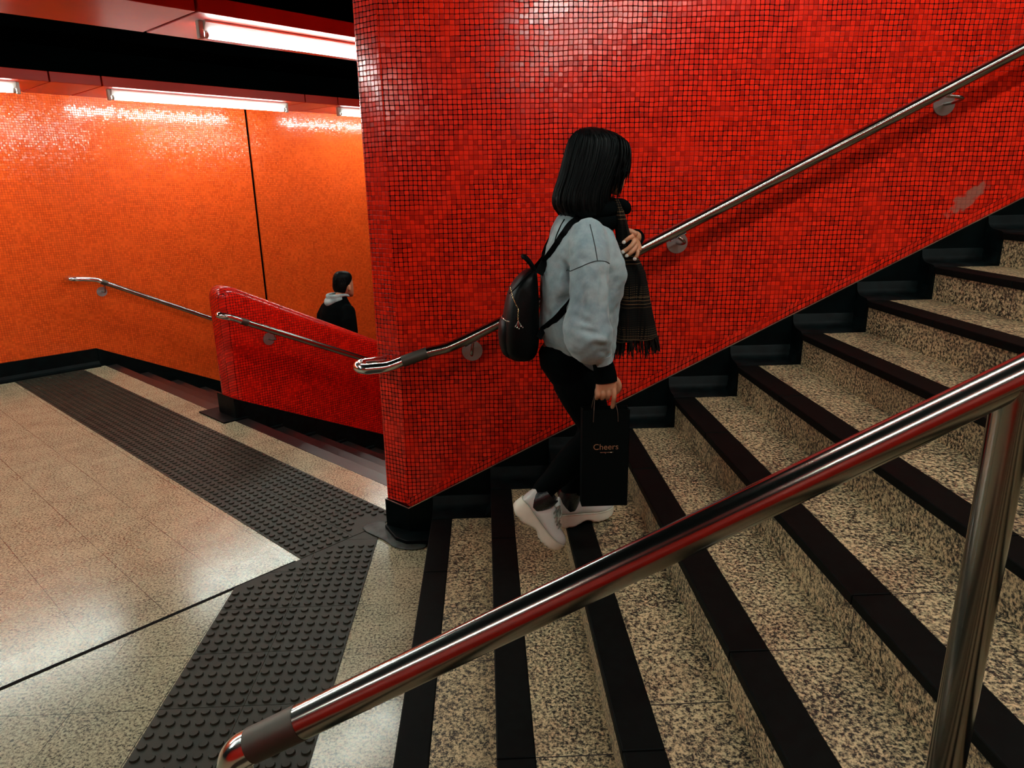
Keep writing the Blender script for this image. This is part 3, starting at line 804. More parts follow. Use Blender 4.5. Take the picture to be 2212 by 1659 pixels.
finger(rh, [(.424, 2.288, 1.118), (.439, 2.287, 1.103), (.4455, 2.286, 1.085), (.4395, 2.290, 1.066), (.428, 2.294, 1.056)], .0115, .0078)
rhand = remesh(rh, 'hand', M['skin'], None, WB, .0019, 5)
# --- left hand closed round the scarf from the front
lh = MB()
lu = Vector((.55, 0, -.83)).normalized()                     # across the knuckles, index to little finger
lh.loft([hring((.532, 2.500, 1.572), lu, (.45, .85, .3), .024, .017), hring((.531, 2.482, 1.566), lu, (.5, .8, .3), .028, .0165), hring((.528, 2.462, 1.559), lu, (.55, .75, .2), .033, .015), hring((.523, 2.446, 1.5535), lu, (.45, .85, .2), .035, .0135), hring((.517, 2.438, 1.5515), lu, (.35, .9, .2), .033, .011)])
for pts, r in ((((.508, 2.443, 1.577), (.499, 2.4335, 1.5755), (.4885, 2.430, 1.569), (.477, 2.4335, 1.560)), .0088),
               (((.516, 2.439, 1.562), (.506, 2.429, 1.551), (.491, 2.425, 1.538), (.4735, 2.4295, 1.527)), .0092),
               (((.522, 2.438, 1.547), (.513, 2.428, 1.534), (.501, 2.425, 1.5235), (.487, 2.4305, 1.514)), .0086),
               (((.5265, 2.440, 1.534), (.5265, 2.430, 1.521), (.522, 2.427, 1.511), (.5155, 2.431, 1.5025)), .0076)):
    finger(lh, pts, r, r*.80)
finger(lh, [(.523, 2.470, 1.585), (.505, 2.476, 1.594), (.488, 2.492, 1.590), (.476, 2.503, 1.583)], .0112, .0078)
lhand = remesh(lh, 'hand', M['skin'], None, WB, .0019, 5)
join_data(woman, [rhand, lhand])
for c, n in (((.4765, 2.4252, 1.5605), (-.35, -.9, -.15)), ((.4735, 2.4222, 1.5275), (-.4, -.9, -.2)), ((.5155, 2.4240, 1.5025), (-.2, -.9, -.35)), ((.4876, 2.4238, 1.5145), (-.3, -.9, -.25))):
    nl = MB(); n = Vector(n).normalized(); c = Vector(c)
    nl.tube([c - n*.0012, c, c + n*.0012], [.0056, .0064, .0048], 12); nl.build('fingernail', M['nail'], woman, smooth=70)
# eyes
for s in (-1, 1):
    ey = MB(); ey.ell((.4755, CY+.008+s*.030, 1.822), .008, .010, .006); ey.build('eye', plain('dark_eye', (.02, .013, .01), .15), woman, smooth=180)

# --- sweatshirt: torso and two full sleeves
sw = MB()
TS = ((1.150, .205, .452, .118), (1.162, .204, .455, .128), (1.185, .200, .460, .140), (1.21, .194, .465, .152), (1.25, .189, .468, .160), (1.33, .194, .476, .165), (1.40, .194, .493, .170), (1.45, .197, .499, .174), (1.50, .206, .488, .178), (1.54, .215, .472, .176), (1.575, .226, .456, .165), (1.605, .236, .440, .138), (1.63, .246, .424, .100), (1.652, .262, .405, .070), (1.668, .275, .398, .056))
def tilt(p, z):
    w_ = max(0, min(1, (1.33-z)/.16))
    return Vector((p.x, p.y, p.z - .055*(p.x-.2)/.26*w_ + .052*max(0, (.30-p.x)/.1)*max(0, min(1, (1.24-z)/.07))*.6))
sw.loft([[tilt(p, z) for p in selip((a+b)/2, CY, z, (b-a)/2, ry, 36, 2.3)] for z, a, b, ry in TS])
def sleeve(pts, rad):
    P = bez(pts, 5); n = len(P); R_ = []
    for i in range(n):
        t = i/(n-1)*(len(rad)-1); k = min(int(t), len(rad)-2); R_.append(rad[k] + (rad[k+1]-rad[k])*(t-k))
    sw.tube(P, R_, 22, rnd=True)
sleeve([(.345, 2.365, 1.588), (.345, 2.325, 1.525), (.339, 2.295, 1.44), (.338, 2.282, 1.36), (.330, 2.276, 1.30), (.339, 2.272, 1.262), (.358, 2.274, 1.226), (.380, 2.282, 1.203)], [.062, .068, .066, .069, .082, .086, .072, .040])
sleeve([(.345, 2.635, 1.588), (.365, 2.68, 1.53), (.40, 2.715, 1.45), (.445, 2.725, 1.385), (.485, 2.69, 1.415), (.505, 2.65, 1.46), (.515, 2.615, 1.495)], [.062, .070, .072, .078, .070, .060, .040])
sweat = remesh(sw, 'sweatshirt', M['fleece'], woman, None, .0065, 9)
# folds: broad creases pulled towards the armhole and the elbow
def crease(p, a, b, w_, d):
    a, b = Vector(a), Vector(b); ab = b-a
    t = max(0, min(1, (p-a).dot(ab)/ab.length_squared)); q = a + ab*t
    r = (p-q).length
    return -d*math.exp(-(r/w_)**2)*(.35+.65*sin(PI*min(.95, max(.08, t))))
CR = [((.262, 2.345, 1.50), (.296, 2.34, 1.425), .011, .019), ((.215, 2.37, 1.36), (.285, 2.335, 1.395), .013, .019), ((.205, 2.38, 1.32), (.27, 2.335, 1.375), .011, .012),
      ((.262, 2.335, 1.51), (.248, 2.35, 1.42), .010, -.010), ((.235, 2.35, 1.385), (.262, 2.34, 1.42), .012, -.008),
      ((.375, 2.245, 1.495), (.372, 2.215, 1.36), .008, .006), ((.398, 2.25, 1.47), (.405, 2.25, 1.40), .007, .008), ((.39, 2.25, 1.48), (.40, 2.24, 1.36), .010, -.006),
      ((.30, 2.20, 1.305), (.365, 2.19, 1.285), .012, .008), ((.34, 2.19, 1.255), (.41, 2.20, 1.238), .010, .008), ((.345, 2.19, 1.277), (.415, 2.195, 1.258), .011, -.007), ((.36, 2.20, 1.228), (.415, 2.215, 1.215), .008, .006),
      ((.285, 2.21, 1.35), (.33, 2.20, 1.32), .012, .006), ((.445, 2.33, 1.33), (.43, 2.33, 1.25), .010, .006), ((.43, 2.33, 1.46), (.45, 2.34, 1.36), .012, .006),
      ((.27, 2.21, 1.335), (.265, 2.20, 1.255), .012, -.004), ((.31, 2.245, 1.45), (.318, 2.215, 1.36), .010, .004)]
def folds(p, n):
    s = 1.7*sum(crease(p, *c) for c in CR) + .0062*mnoise.noise(Vector((p.x*16, p.y*16, p.z*9))) + .0042*mnoise.noise(Vector((p.x*40+p.z*22, p.y*30, p.z*34-p.x*20)))
    if p.z < 1.215 - .2*(p.x-.2) and p.y > 2.335 and p.x < .5:                      # ribbed hem band stands in a little
        s -= .004
    return n*s
hproj(sweat, folds)
sm_ = sweat.modifiers.new('soft', 'SMOOTH'); sm_.factor = .4; sm_.iterations = 2
BV = BVHTree.FromPolygons([v.co + WB for v in sweat.data.vertices], [tuple(p.vertices) for p in sweat.data.polygons])
def surf(x, z, off=.002, y0=0.0):
    h, n, i, d = BV.ray_cast(Vector((x, y0, z)), Vector((0, 1, 0)))
    return (h - Vector((0, off, 0))) if h else None
def along_surf(pts, off, n=8, y0=0.0):
    out = [surf(p.x, p.z, off, y0) for p in bez([(a, 0, b) for a, b in pts], n)]
    return [p for p in out if p]
for pts in ([(.343, 1.628), (.350, 1.575), (.358, 1.517)], [(.270, 1.475), (.285, 1.487), (.303, 1.498), (.332, 1.511), (.358, 1.517), (.386, 1.513), (.404, 1.503)]):
    sm2 = MB(); P = along_surf(pts, .0003)
    sm2.tube(P, .0016, 6); sm2.build('seam', M['seam'], sweat, smooth=60)
# cuff rib of the sweatshirt, then the black sleeve under it
cf = MB(); cf.tube([(.383, 2.285, 1.196), (.387, 2.286, 1.182), (.391, 2.287, 1.170)], [.040, .036, .0355], 20, flat=.9); cf.build('cuff', M['fleece'], sweat, smooth=60)
kn = MB()
kn.tube(bez([(.383, 2.286, 1.185), (.391, 2.287, 1.155), (.397, 2.288, 1.128), (.4005, 2.288, 1.103)], 4), [.0345, .0345, .035, .0355, .036, .0365, .037, .0375, .038, .0385, .039, .0395, .0395], 20, flat=.72, up=(0, 1, 0))
o = kn.build('undershirt_sleeve', M['knit'], woman, smooth=60)
kn = MB()
kn.tube(bez([(.512, 2.625, 1.485), (.523, 2.58, 1.515), (.533, 2.535, 1.553), (.5335, 2.502, 1.5715)], 4), [.040, .038, .036, .0345, .033, .032, .0315, .031, .031, .031, .031, .031, .031], 20)
kn.build('undershirt_sleeve', M['knit'], woman, smooth=60)

# --- leggings
lg = MB()
lg.loft([selip(cx, CY, z, rx, ry, 28, 2.2) for z, cx, rx, ry in ((1.01, .350, .090, .135), (1.06, .322, .100, .146), (1.11, .290, .100, .15), (1.16, .283, .098, .142), (1.20, .30, .088, .13))])
for hip, knee, ank in (((.315, 2.435, 1.07), (.402, 2.415, .868), (.192, 2.415, .650)), ((.325, 2.575, 1.07), (.408, 2.575, .84), (.303, 2.515, .575))):
    lg.tube([Vector(hip).lerp(Vector(knee), k/6) for k in range(7)], [.086, .084, .080, .074, .068, .063, .060], 18, rnd=True)
    lg.tube([Vector(knee).lerp(Vector(ank), k/6) for k in range(7)], [.057, .060, .062, .059, .052, .044, .041], 18, rnd=True)
remesh(lg, 'leggings', M['legging'], woman, None, .006, 6)

# --- shoes (built along +x from the heel, then placed)
def shoe(T, lab):
    """T: matrix from shoe space to world"""
    hw = [(0, .012), (.006, .024), (.02, .033), (.05, .037), (.09, .0355), (.13, .0375), (.165, .043), (.20, .0445), (.225, .041), (.244, .031), (.256, .017), (.261, .006)]
    zb = [(0, .020), (.012, .006), (.03, 0), (.08, .001), (.098, .012), (.118, .018), (.14, .013), (.155, .002), (.175, 0), (.215, .003), (.24, .012), (.261, .030)]
    zt = [(0, .058), (.03, .060), (.07, .054), (.12, .047), (.17, .043), (.21, .044), (.24, .048), (.261, .052)]
    so = MB(); rings = []
    xs = [.0, .003, .008, .016, .028, .042, .056, .07, .082, .092, .102, .112, .122, .132, .142, .152, .162, .172, .182, .192, .202, .212, .222, .232, .242, .250, .256, .261]
    for x in xs:
        w_ = ipl(hw, x)[0]; b = ipl(zb, x)[0]; t = ipl(zt, x)[0]
        notch = .0035 if int(x*1000) % 20 < 8 and (x < .09 or x > .15) else 0
        b += notch
        h = t-b
        sec = [(-w_*.86, b), (w_*.86, b), (w_*1.02, b+h*.12), (w_*1.05, b+h*.35), (w_*1.0, b+h*.62), (w_*1.02, t-.005), (w_*.98, t), (-w_*.98, t), (-w_*1.02, t-.005), (-w_*1.0, b+h*.62), (-w_*1.05, b+h*.35), (-w_*1.02, b+h*.12)]
        rings.append([T @ Vector((x, y, z)) for y, z in sec])
    so.loft(rings)
    up = MB(); rings = []
    ht = [(.006, .122), (.015, .130), (.03, .121), (.05, .108), (.07, .102), (.09, .108), (.105, .125), (.118, .128), (.135, .117), (.155, .102), (.175, .091), (.2, .083), (.222, .080), (.24, .075), (.252, .066), (.258, .055)]
    xs = [.005, .009, .015, .024, .035, .047, .06, .073, .086, .098, .109, .12, .132, .144, .157, .17, .184, .198, .212, .225, .236, .245, .252, .257]
    n = 15
    for x in xs:
        w_ = ipl(hw, x)[0]*.94; t = ipl(zt, x)[0]-.006; h = ipl(ht, x)[0]-t
        toe = max(0, (x-.15)/.1)
        sec = []
        for k in range(n):
            a = PI*k/(n-1); c, s = cos(a), sin(a)
            pw = .62 if x < .12 else .8 - .1*toe
            narrow = 1 - (.30 if x < .14 else .12)*abs(s)**2
            sec.append((w_*math.copysign(abs(c)**.75, c)*narrow, t + h*abs(s)**pw))
        rings.append([T @ Vector((x, y, z)) for y, z in sec])
    up.loft(rings)
    u = up.build('shoe', M['patent'], woman, smooth=180)
    u['label'] = lab
    mo = u.modifiers.new('sub', 'SUBSURF'); mo.levels = 1; mo.render_levels = 1
    s_ = so.build('sole', M['rubber'], u, smooth=50); s_['label'] = 'thick cream rubber sole'
    mo = s_.modifiers.new('b', 'BEVEL'); mo.width = .0025; mo.segments = 2; mo.limit_method = 'ANGLE'
    wl_ = MB(); wl_.tube([T @ Vector((x, -ipl(hw, x)[0]*1.0, ipl(zt, x)[0]+.0005)) for x in [.004+.0128*k for k in range(20)]], .0016, 6)
    wl_.tube([T @ Vector((x, ipl(hw, x)[0]*1.0, ipl(zt, x)[0]+.0005)) for x in [.004+.0128*k for k in range(20)]], .0016, 6)
    wl_.build('welt', M['rubber'], u, smooth=60)
    # collar: black sock mouth
    sk_ = MB(); sk_.loft([[T @ p for p in selip(cx, 0, z, rx, ry, 22, 2.1)] for z, cx, rx, ry in ((.070, .056, .036, .034), (.090, .056, .042, .037), (.108, .058, .046, .040), (.128, .060, .045, .042), (.150, .062, .041, .040))])
    k_ = sk_.build('sock', M['sock'], woman, smooth=60)
    lc = MB()
    R_ = random.Random(3)
    for k in range(5):
        x = .122 + .0145*k; z = ipl(ht, x)[0]; w_ = .018
        w_ = .026
        lc.tube([T @ Vector((x, -w_, z-.016)), T @ Vector((x+.003, -.010, z+.003)), T @ Vector((x+.006, 0, z+.005)), T @ Vector((x+.004, .008, z+.002)), T @ Vector((x, w_, z-.016))], .0034, 7)
        lc.tube([T @ Vector((x, -w_, z-.010)), T @ Vector((x+.008, -.004, z+.002)), T @ Vector((x+.0145, w_*.8, z-.014))], .003, 7)
    x = .124; z = ipl(ht, x)[0]
    for s in (-1, 1):
        lp = bez([(x, 0, z+.006), (x+.010, s*.018, z+.012), (x+.022, s*.034, z-.002), (x+.020, s*.026, z-.010), (x+.004, s*.006, z+.004)], 6)
        lc.tube([T @ p for p in lp], .0036, 7)
        lp = bez([(x, 0, z+.006), (x+.012, s*.014, z+.004), (x+.026, s*.034, z-.016), (x+.040, s*.040, z-.030)], 6)
        lc.tube([T @ p for p in lp], .0034, 7)
    lc.build('laces', M['lace'], u, smooth=60)
    tg = MB(); tg.loft([[T @ Vector((.100, -.016, .118)), T @ Vector((.100, .016, .118)), T @ Vector((.106, .016, .118)), T @ Vector((.106, -.016, .118))],
                        [T @ Vector((.094, -.015, .140)), T @ Vector((.094, .015, .140)), T @ Vector((.100, .015, .140)), T @ Vector((.100, -.015, .140))],
                        [T @ Vector((.090, -.009, .156)), T @ Vector((.090, .009, .156)), T @ Vector((.094, .009, .156)), T @ Vector((.094, -.009, .156))]])
    tg.build('tongue', M['patent'], u, smooth=60)
# rear shoe: heel up, toe dropping
Tr = Matrix.Translation(Vector((.066, 2.398, .592))) @ Matrix.Rotation(math.radians(2), 4, 'Z') @ Matrix.Rotation(math.radians(50), 4, 'Y')
shoe(Tr, 'white platform shoe with the heel lifted')
Tf = Matrix.Translation(Vector((.248, 2.492, RIS*3+.001))) @ Matrix.Rotation(math.radians(22), 4, 'Z')
shoe(Tf, 'white platform shoe flat on the step')

# --- hair
HS = ((1.9405, .352, .385, .020), (1.936, .335, .402, .036), (1.928, .318, .428, .054), (1.915, .306, .460, .070), (1.898, .296, .482, .081), (1.875, .288, .487, .089), (1.85, .282, .484, .095), (1.82, .274, .477, .100), (1.79, .266, .466, .105), (1.76, .256, .452, .110), (1.735, .246, .442, .115), (1.71, .240, .438, .119), (1.69, .240, .436, .121), (1.67, .248, .434, .121), (1.655, .262, .430, .117), (1.643, .285, .418, .10))
hyc = CY + .006
def hring_at(z):
    a, b, ry = ipl([(-q[0],)+q[1:] for q in HS], -z)
    return (a+b)/2, (b-a)/2, ry
hm = MB(); rings = []
NH = 64
for z, a, b, ry in HS:
    r = selip((a+b)/2, hyc, z, (b-a)/2, ry, NH, 2.15)
    if z < 1.90: r = [p + (p - Vector(((a+b)/2, hyc, z)))*(.022*sin(17*2*PI*k/NH + z*6) + .015*sin(29*2*PI*k/NH)) for k, p in enumerate(r)]
    rings.append([Vector((p.x, p.y, p.z + (.004*(p.x-.26)/.16 if z < 1.66 else 0))) for p in r])
hm.loft(rings)
hair = hm.build('hair', M['hair'], woman, smooth=180)
hst = MB(); R_ = random.Random(11)
for k in range(300):
    th = R_.uniform(0, 2*PI); z0 = R_.uniform(1.90, 1.936) if k % 3 else R_.uniform(1.80, 1.92); z1 = R_.uniform(1.650, 1.70)
    if cos(th) > .80: z1 = max(z1, R_.uniform(1.70, 1.80))
    ph = R_.uniform(0, 6); wv = R_.uniform(.0, .03); pts = []
    for j in range(15):
        z = z0 + (z1-z0)*j/14; cx, rx, ry = hring_at(max(z, 1.655)); t2 = th + wv*sin(ph+j*.45) + .05*(j/14)*sin(ph*2)
        c, s = cos(t2), sin(t2); g_ = 1.012 + .012*sin(ph)
        pts.append(Vector((cx + rx*g_*math.copysign(abs(c)**.93, c), hyc + ry*g_*math.copysign(abs(s)**.93, s), z)))
    hst.tube(pts, [.0012+.0022*sin(PI*min(1, (j+1)/13)) for j in range(15)], 5)
# loose strands falling over the cheek
for k in range(64):
    t = k/63; s = -1 if k % 5 else 1
    x0 = .452 + .036*R_.random(); z0 = 1.905 - (x0-.45)*.5; y0 = hyc + s*(.02+.05*R_.random())
    xe = .425 + .062*R_.random()**1.3; ze = 1.690 + .09*R_.random() + (.05 if xe > .462 else 0)
    xm = max(x0, xe) + R_.uniform(.0, .012); xm = min(xm, .4885)
    ye = hyc + s*(.055 + .035*R_.random())
    p = bez([(x0-.03, hyc+s*.02, z0+.012), (x0, y0, z0), (xm, (y0+ye)/2+s*.02, 1.845), ((xm+xe)/2, ye+s*.008, 1.79), (xe, ye, ze)], 5)
    n = len(p)
    hst.tube(p, [.0008+.0030*sin(PI*min(1, (j+2)/(n+1))) for j in range(n)], 5)
hst.build('hair_strands', M['hair'], hair, smooth=180)

# --- scarf: wrap round the neck, a small loop, and the hanging end with a fringe
sf = MB()
P = bez([(.30, 2.50, 1.665), (.33, 2.44, 1.66), (.39, 2.435, 1.665), (.432, 2.455, 1.672), (.445, 2.50, 1.68), (.43, 2.55, 1.675), (.37, 2.575, 1.67), (.31, 2.55, 1.665), (.30, 2.50, 1.66)], 6)
nk = MB(); nk.tube(P, .030, 14)
P = bez([(.33, 2.45, 1.632), (.39, 2.432, 1.625), (.435, 2.455, 1.630), (.450, 2.50, 1.636), (.43, 2.55, 1.635), (.36, 2.57, 1.632)], 6)
nk.tube(P, .030, 14)
HG = ((1.705, .440, .462, .026), (1.685, .444, .472, .034), (1.66, .448, .481, .040), (1.633, .450, .490, .042), (1.60, .454, .500, .040), (1.57, .458, .508, .034), (1.545, .459, .516, .031), (1.52, .461, .527, .032), (1.495, .466, .543, .036), (1.45, .478, .566, .040), (1.40, .480, .577, .042), (1.347, .478, .588, .043), (1.29, .470, .601, .044), (1.247, .466, .612, .045), (1.218, .465, .619, .045))
rings = []
for z, a, b, ry in HG:
    cx = (a+b)/2; rx = (b-a)/2; r = []
    for k in range(40):
        q = 2*PI*k/40; c, s = cos(q), sin(q)
        w_ = 1 + .13*sin(5*q+.6)*min(1, (1.66-z)/.2 if z < 1.66 else 0) + .05*sin(9*q)
        zz = z + ((cx-.53)*0 + (c*rx)*.0) - (.018*(1-(c+1)/2) if z < 1.26 else 0)
        r.append(Vector((cx + rx*math.copysign(abs(c)**.85, c), (2.466 if z > 1.59 else 2.478 if z < 1.54 else 2.472) + ry*w_*math.copysign(abs(s)**.9, s), zz)))
    rings.append(r)
sf.loft(rings)
scarf = sf.build('scarf', M['scarf'], woman, smooth=60)
nk.build('scarf_wrap', M['knit'], scarf, smooth=60)
lp_ = MB(); lp_.tube(bez([(.450, 2.462, 1.690), (.464, 2.455, 1.689), (.480, 2.455, 1.680), (.488, 2.462, 1.670)], 4), [.012, .014, .016, .017, .018, .019, .020, .020, .020, .0205, .0205, .020, .019], 14, rnd=True)
lp_.build('scarf_loop', M['knit'], scarf, smooth=60)
fg = MB()
for k in range(110):
    q = R_.uniform(0, 2*PI); c, s = cos(q), sin(q)
    a = Vector((.542 + .076*math.copysign(abs(c)**.85, c)*R_.uniform(.9, 1.0), 2.478 + .044*s*R_.uniform(.7, 1.02), 1.222 - .018*(1-(c+1)/2)))
    L = R_.uniform(.042, .075); e_ = a + Vector((R_.uniform(-.006, .012)+.006*c, R_.uniform(-.006, .006), -L))
    fg.tube([a, a.lerp(e_, .5) + Vector((R_.uniform(-.003, .003), 0, 0)), e_], [.0026, .0024, .0014], 5)
fg.build('fringe', M['fringe'], scarf, smooth=60)

# ------------------------------------------------------------------ backpack worn by the woman
bp = thing('backpack', "small black leather backpack on the woman's back", 'backpack', (.125, 2.5, 1.143))
BS = ((1.144, .092, .150, .070), (1.150, .078, .166, .090), (1.165, .062, .178, .104), (1.19, .053, .184, .112), (1.22, .049, .186, .115), (1.26, .051, .186, .114), (1.30, .056, .186, .111), (1.345, .064, .186, .106), (1.39, .076, .185, .099), (1.415, .090, .184, .092), (1.44, .108, .182, .080), (1.458, .130, .180, .062), (1.469, .148, .176, .040))
bb = MB(); rings = []
for z, a, b, ry in BS:
    r = selip((a+b)/2, CY, z, (b-a)/2, ry, 40, 2.7)
    rings.append([p + Vector((0, .004*sin(7*p.z*22 + p.x*60)*(1 if p.y < CY else -1), 0)) for p in r])
bb.loft(rings)
bb.build('bag_body', M['leather'], bp, smooth=180, sub=1)
pk = MB()
pk.loft([selip((a+b)/2, CY, z, (b-a)/2, ry, 30, 2.6) for z, a, b, ry in ((1.155, .066, .10, .06), (1.17, .050, .10, .078), (1.20, .0405, .10, .084), (1.24, .0375, .10, .085), (1.275, .0415, .10, .082), (1.296, .051, .10, .074), (1.303, .062, .10, .06))])
po = pk.build('front_pocket', M['leather'], bp, smooth=60)
zp = MB(); zp.tube([Vector((.0525+.020*abs(t)**2, CY+t*.078, 1.299-.004*abs(t))) for t in [-1+.1*k for k in range(21)]], .0028, 8); zp.tube(bez([(.0525, 2.452, 1.302), (.058, 2.424, 1.304), (.068, 2.4105, 1.300), (.080, 2.4060, 1.297)], 5), .0034, 8); zp.build('zip', M['silver'], po, smooth=60)
zz_ = MB()
zpts = [(.098, 1.415), (.085, 1.385), (.080, 1.34)]
zz_.tube([Vector((.0785, 2.405, 1.395)), Vector((.100, 2.398, 1.415)), Vector((.13, 2.41, 1.445)), Vector((.155, 2.44, 1.462))], .0022, 8); zz_.build('zip', M['strap'], bp, smooth=60)
hl = MB(); hl.tube(bez([(.172, 2.475, 1.460), (.160, 2.472, 1.485), (.142, 2.475, 1.507), (.133, 2.50, 1.512), (.142, 2.525, 1.507), (.160, 2.528, 1.485), (.172, 2.525, 1.460)], 5), .0095, 10, flat=.9, up=(0, 0, 1)); hl.build('carry_loop', M['strap'], bp, smooth=50)
# straps, laid on the sweatshirt
st1 = along_surf([(.196, 1.478), (.212, 1.508), (.232, 1.541), (.262, 1.588), (.290, 1.622), (.312, 1.637)], .004, 6)
st1 = [Vector((.182, 2.425, 1.458))] + st1 + [Vector((.328, 2.425, 1.657)), Vector((.345, 2.445, 1.666)), Vector((.365, 2.47, 1.668))]
def ribbon(mb, pts, w_, th=.003, side=None):
    pts = [Vector(p) for p in pts]; n = len(pts); rings = []
    for i in range(n):
        t = (pts[min(i+1, n-1)]-pts[max(i-1, 0)]).normalized()
        nn = side[i] if side else Vector((0, -1, 0))
        nn = (nn - t*nn.dot(t)).normalized(); s = t.cross(nn)
        rings.append([pts[i]+s*w_/2+nn*th, pts[i]-s*w_/2+nn*th, pts[i]-s*w_/2, pts[i]+s*w_/2])
    mb.loft(rings)
sb_ = MB(); ribbon(sb_, st1, .030); sb_.build('shoulder_strap', M['strap'], bp, smooth=50)
P = along_surf([(.197, 1.262), (.215, 1.285), (.240, 1.315), (.262, 1.345), (.283, 1.371)], .004, 6)
Q = [Vector((.178, 2.405, 1.235))]
for p in P:
    if len(Q) > 1 and abs(p.y-Q[-1].y) > .012: break
    Q.append(p)
Q += [Q[-1] + Vector((.020, -.002, .022)), Q[-1] + Vector((.042, .004, .048))]; P = Q
sb_ = MB(); ribbon(sb_, P, .023); sb_.build('lower_strap', M['strap'], bp, smooth=50)
def along_far(pts, off, n=8):
    out = []
    for p in bez([(a, 0, b) for a, b in pts], n):
        h, nn, i, d = BV.ray_cast(Vector((p.x, 5, p.z)), Vector((0, -1, 0)))
        if h: out.append(h + Vector((0, off, 0)))
    return out
P = [Vector((.182, 2.575, 1.458))] + along_far([(.196, 1.478), (.212, 1.508), (.232, 1.541), (.262, 1.588), (.290, 1.622), (.312, 1.637)], .004, 6)
sb_ = MB(); ribbon(sb_, P, .026, .003, [Vector((0, 1, 0))]*len(P)); sb_.build('shoulder_strap', M['strap'], bp, smooth=50)
# piping cord seen on the back panel of the sweatshirt
pc = along_surf([(.272, 1.640), (.256, 1.616), (.243, 1.588), (.236, 1.566)], .0005, 6)
if len(pc) > 3:
    q = MB(); q.tube(pc, .0025, 6); q.build('seam', M['strap'], sweat, smooth=60)
# gold chain charm hanging from the zip
ch = MB()
cp = bez([(.080, 2.388, 1.424), (.086, 2.384, 1.398), (.092, 2.381, 1.379), (.099, 2.379, 1.362), (.107, 2.378, 1.347), (.1055, 2.378, 1.325), (.106, 2.378, 1.305)], 5)
for i in range(len(cp)-1):
    a, b = cp[i], cp[i+1]; ch.tube([a, a.lerp(b, .5)+Vector((.0012 if i % 2 else -.0012, -.001, 0)), b], [.0010, .0021, .0010], 6)
co_ = ch.build('zip_chain', M['gold'], bp, smooth=60)
tt = MB()
for k in range(5):
    a = cp[-1]; e_ = a + Vector((.016*(k-1.5)/2.5, -.002, -.020-.004*(k % 3)))
    tt.tube([a, e_], .0008, 5); tt.ell(e_, .0026, .0026, .0034, 8, 6)
tt.build('charm', M['silver'], co_, smooth=60)

# ------------------------------------------------------------------ shopping bag in her right hand
sb0 = thing('shopping_bag', "black paper gift bag with copper lettering held in the woman's lowered hand", 'bag', (.402, 2.305, .648))
bx_ = MB()
x0, x1, ya, yb, z0, z1 = .318, .4815, 2.268, 2.318, .648, 1.007
t_ = .0012
for (a, b, c, d) in ((x0, x1, ya, ya+t_), (x0, x1, yb-t_, yb)):
    bx_.box(a, b, c, d, z0, z1)
ym = (ya+yb)/2
for xs_, s in ((x0, 1), (x1, -1)):
    bx_.prism([(xs_, ya, z0), (xs_+s*t_, ya, z0), (xs_+s*.006, ym, z0), (xs_+s*t_, yb, z0), (xs_, yb, z0), (xs_+s*.0045, ym, z0)], (0, 0, z1-z0))
bx_.box(x0, x1, ya, yb, z0-.0005, z0+.0015)
bx_.build('bag_body', M['paper'], sb0)
for yy_ in (ya-.0008, yb+.0008):
    rb = MB()
    rb.tube(bez([(.355, yy_, .965), (.3565, yy_, 1.0), (.3600, (yy_+2.288)/2, 1.034), (.3635, 2.288, 1.0625)], 6), .0026, 6, flat=.5)
    rb.tube(bez([(.3635, 2.288, 1.0625), (.385, 2.289, 1.0665), (.41, 2.289, 1.0665), (.4275, 2.288, 1.0605)], 6), .0026, 6, flat=.5)
    rb.tube(bez([(.4275, 2.288, 1.0605), (.4320, (yy_+2.288)/2, 1.03), (.4385, yy_, 1.0), (.4410, yy_, .965)], 6), .0026, 6, flat=.5)
    rb.build('ribbon_handle', M['ribbon'], sb0, smooth=60)
def text(body, x, y, z, size, mat, parent, name):
    cu_ = bpy.data.curves.new(name, 'FONT'); cu_.body = body; cu_.size = size; cu_.extrude = .0002; cu_.align_x = 'CENTER'
    to = bpy.data.objects.new(name, cu_); C.objects.link(to)
    bpy.context.view_layer.update()
    me = bpy.data.meshes.new_from_object(to.evaluated_get(bpy.context.evaluated_depsgraph_get()))
    bpy.data.objects.remove(to); bpy.data.curves.remove(cu_)
    b = rootof(parent).location
    for v in me.vertices:
        p = Vector((x + v.co.x, y - v.co.z, z + v.co.y)); v.co = p - b
    me.materials.clear(); me.materials.append(mat)
    o = bpy.data.objects.new(name, me); C.objects.link(o); o.parent = parent
    return o
text('Cheers', .4005, ya-.0006, .8625, .0305, M['copper'], sb0, 'lettering')
sq = MB(); pts = []
for k in range(60):
    t = k/59; pts.append(Vector((.381 + .046*t, ya-.0006, .8520 + .0020*sin(k*1.25)*(.6+.4*sin(k*.37)) + (-.0035 if 22 < k < 26 else 0))))
sq.tube(pts, .00055, 5); sq.build('lettering', M['copper'], sb0, smooth=60)

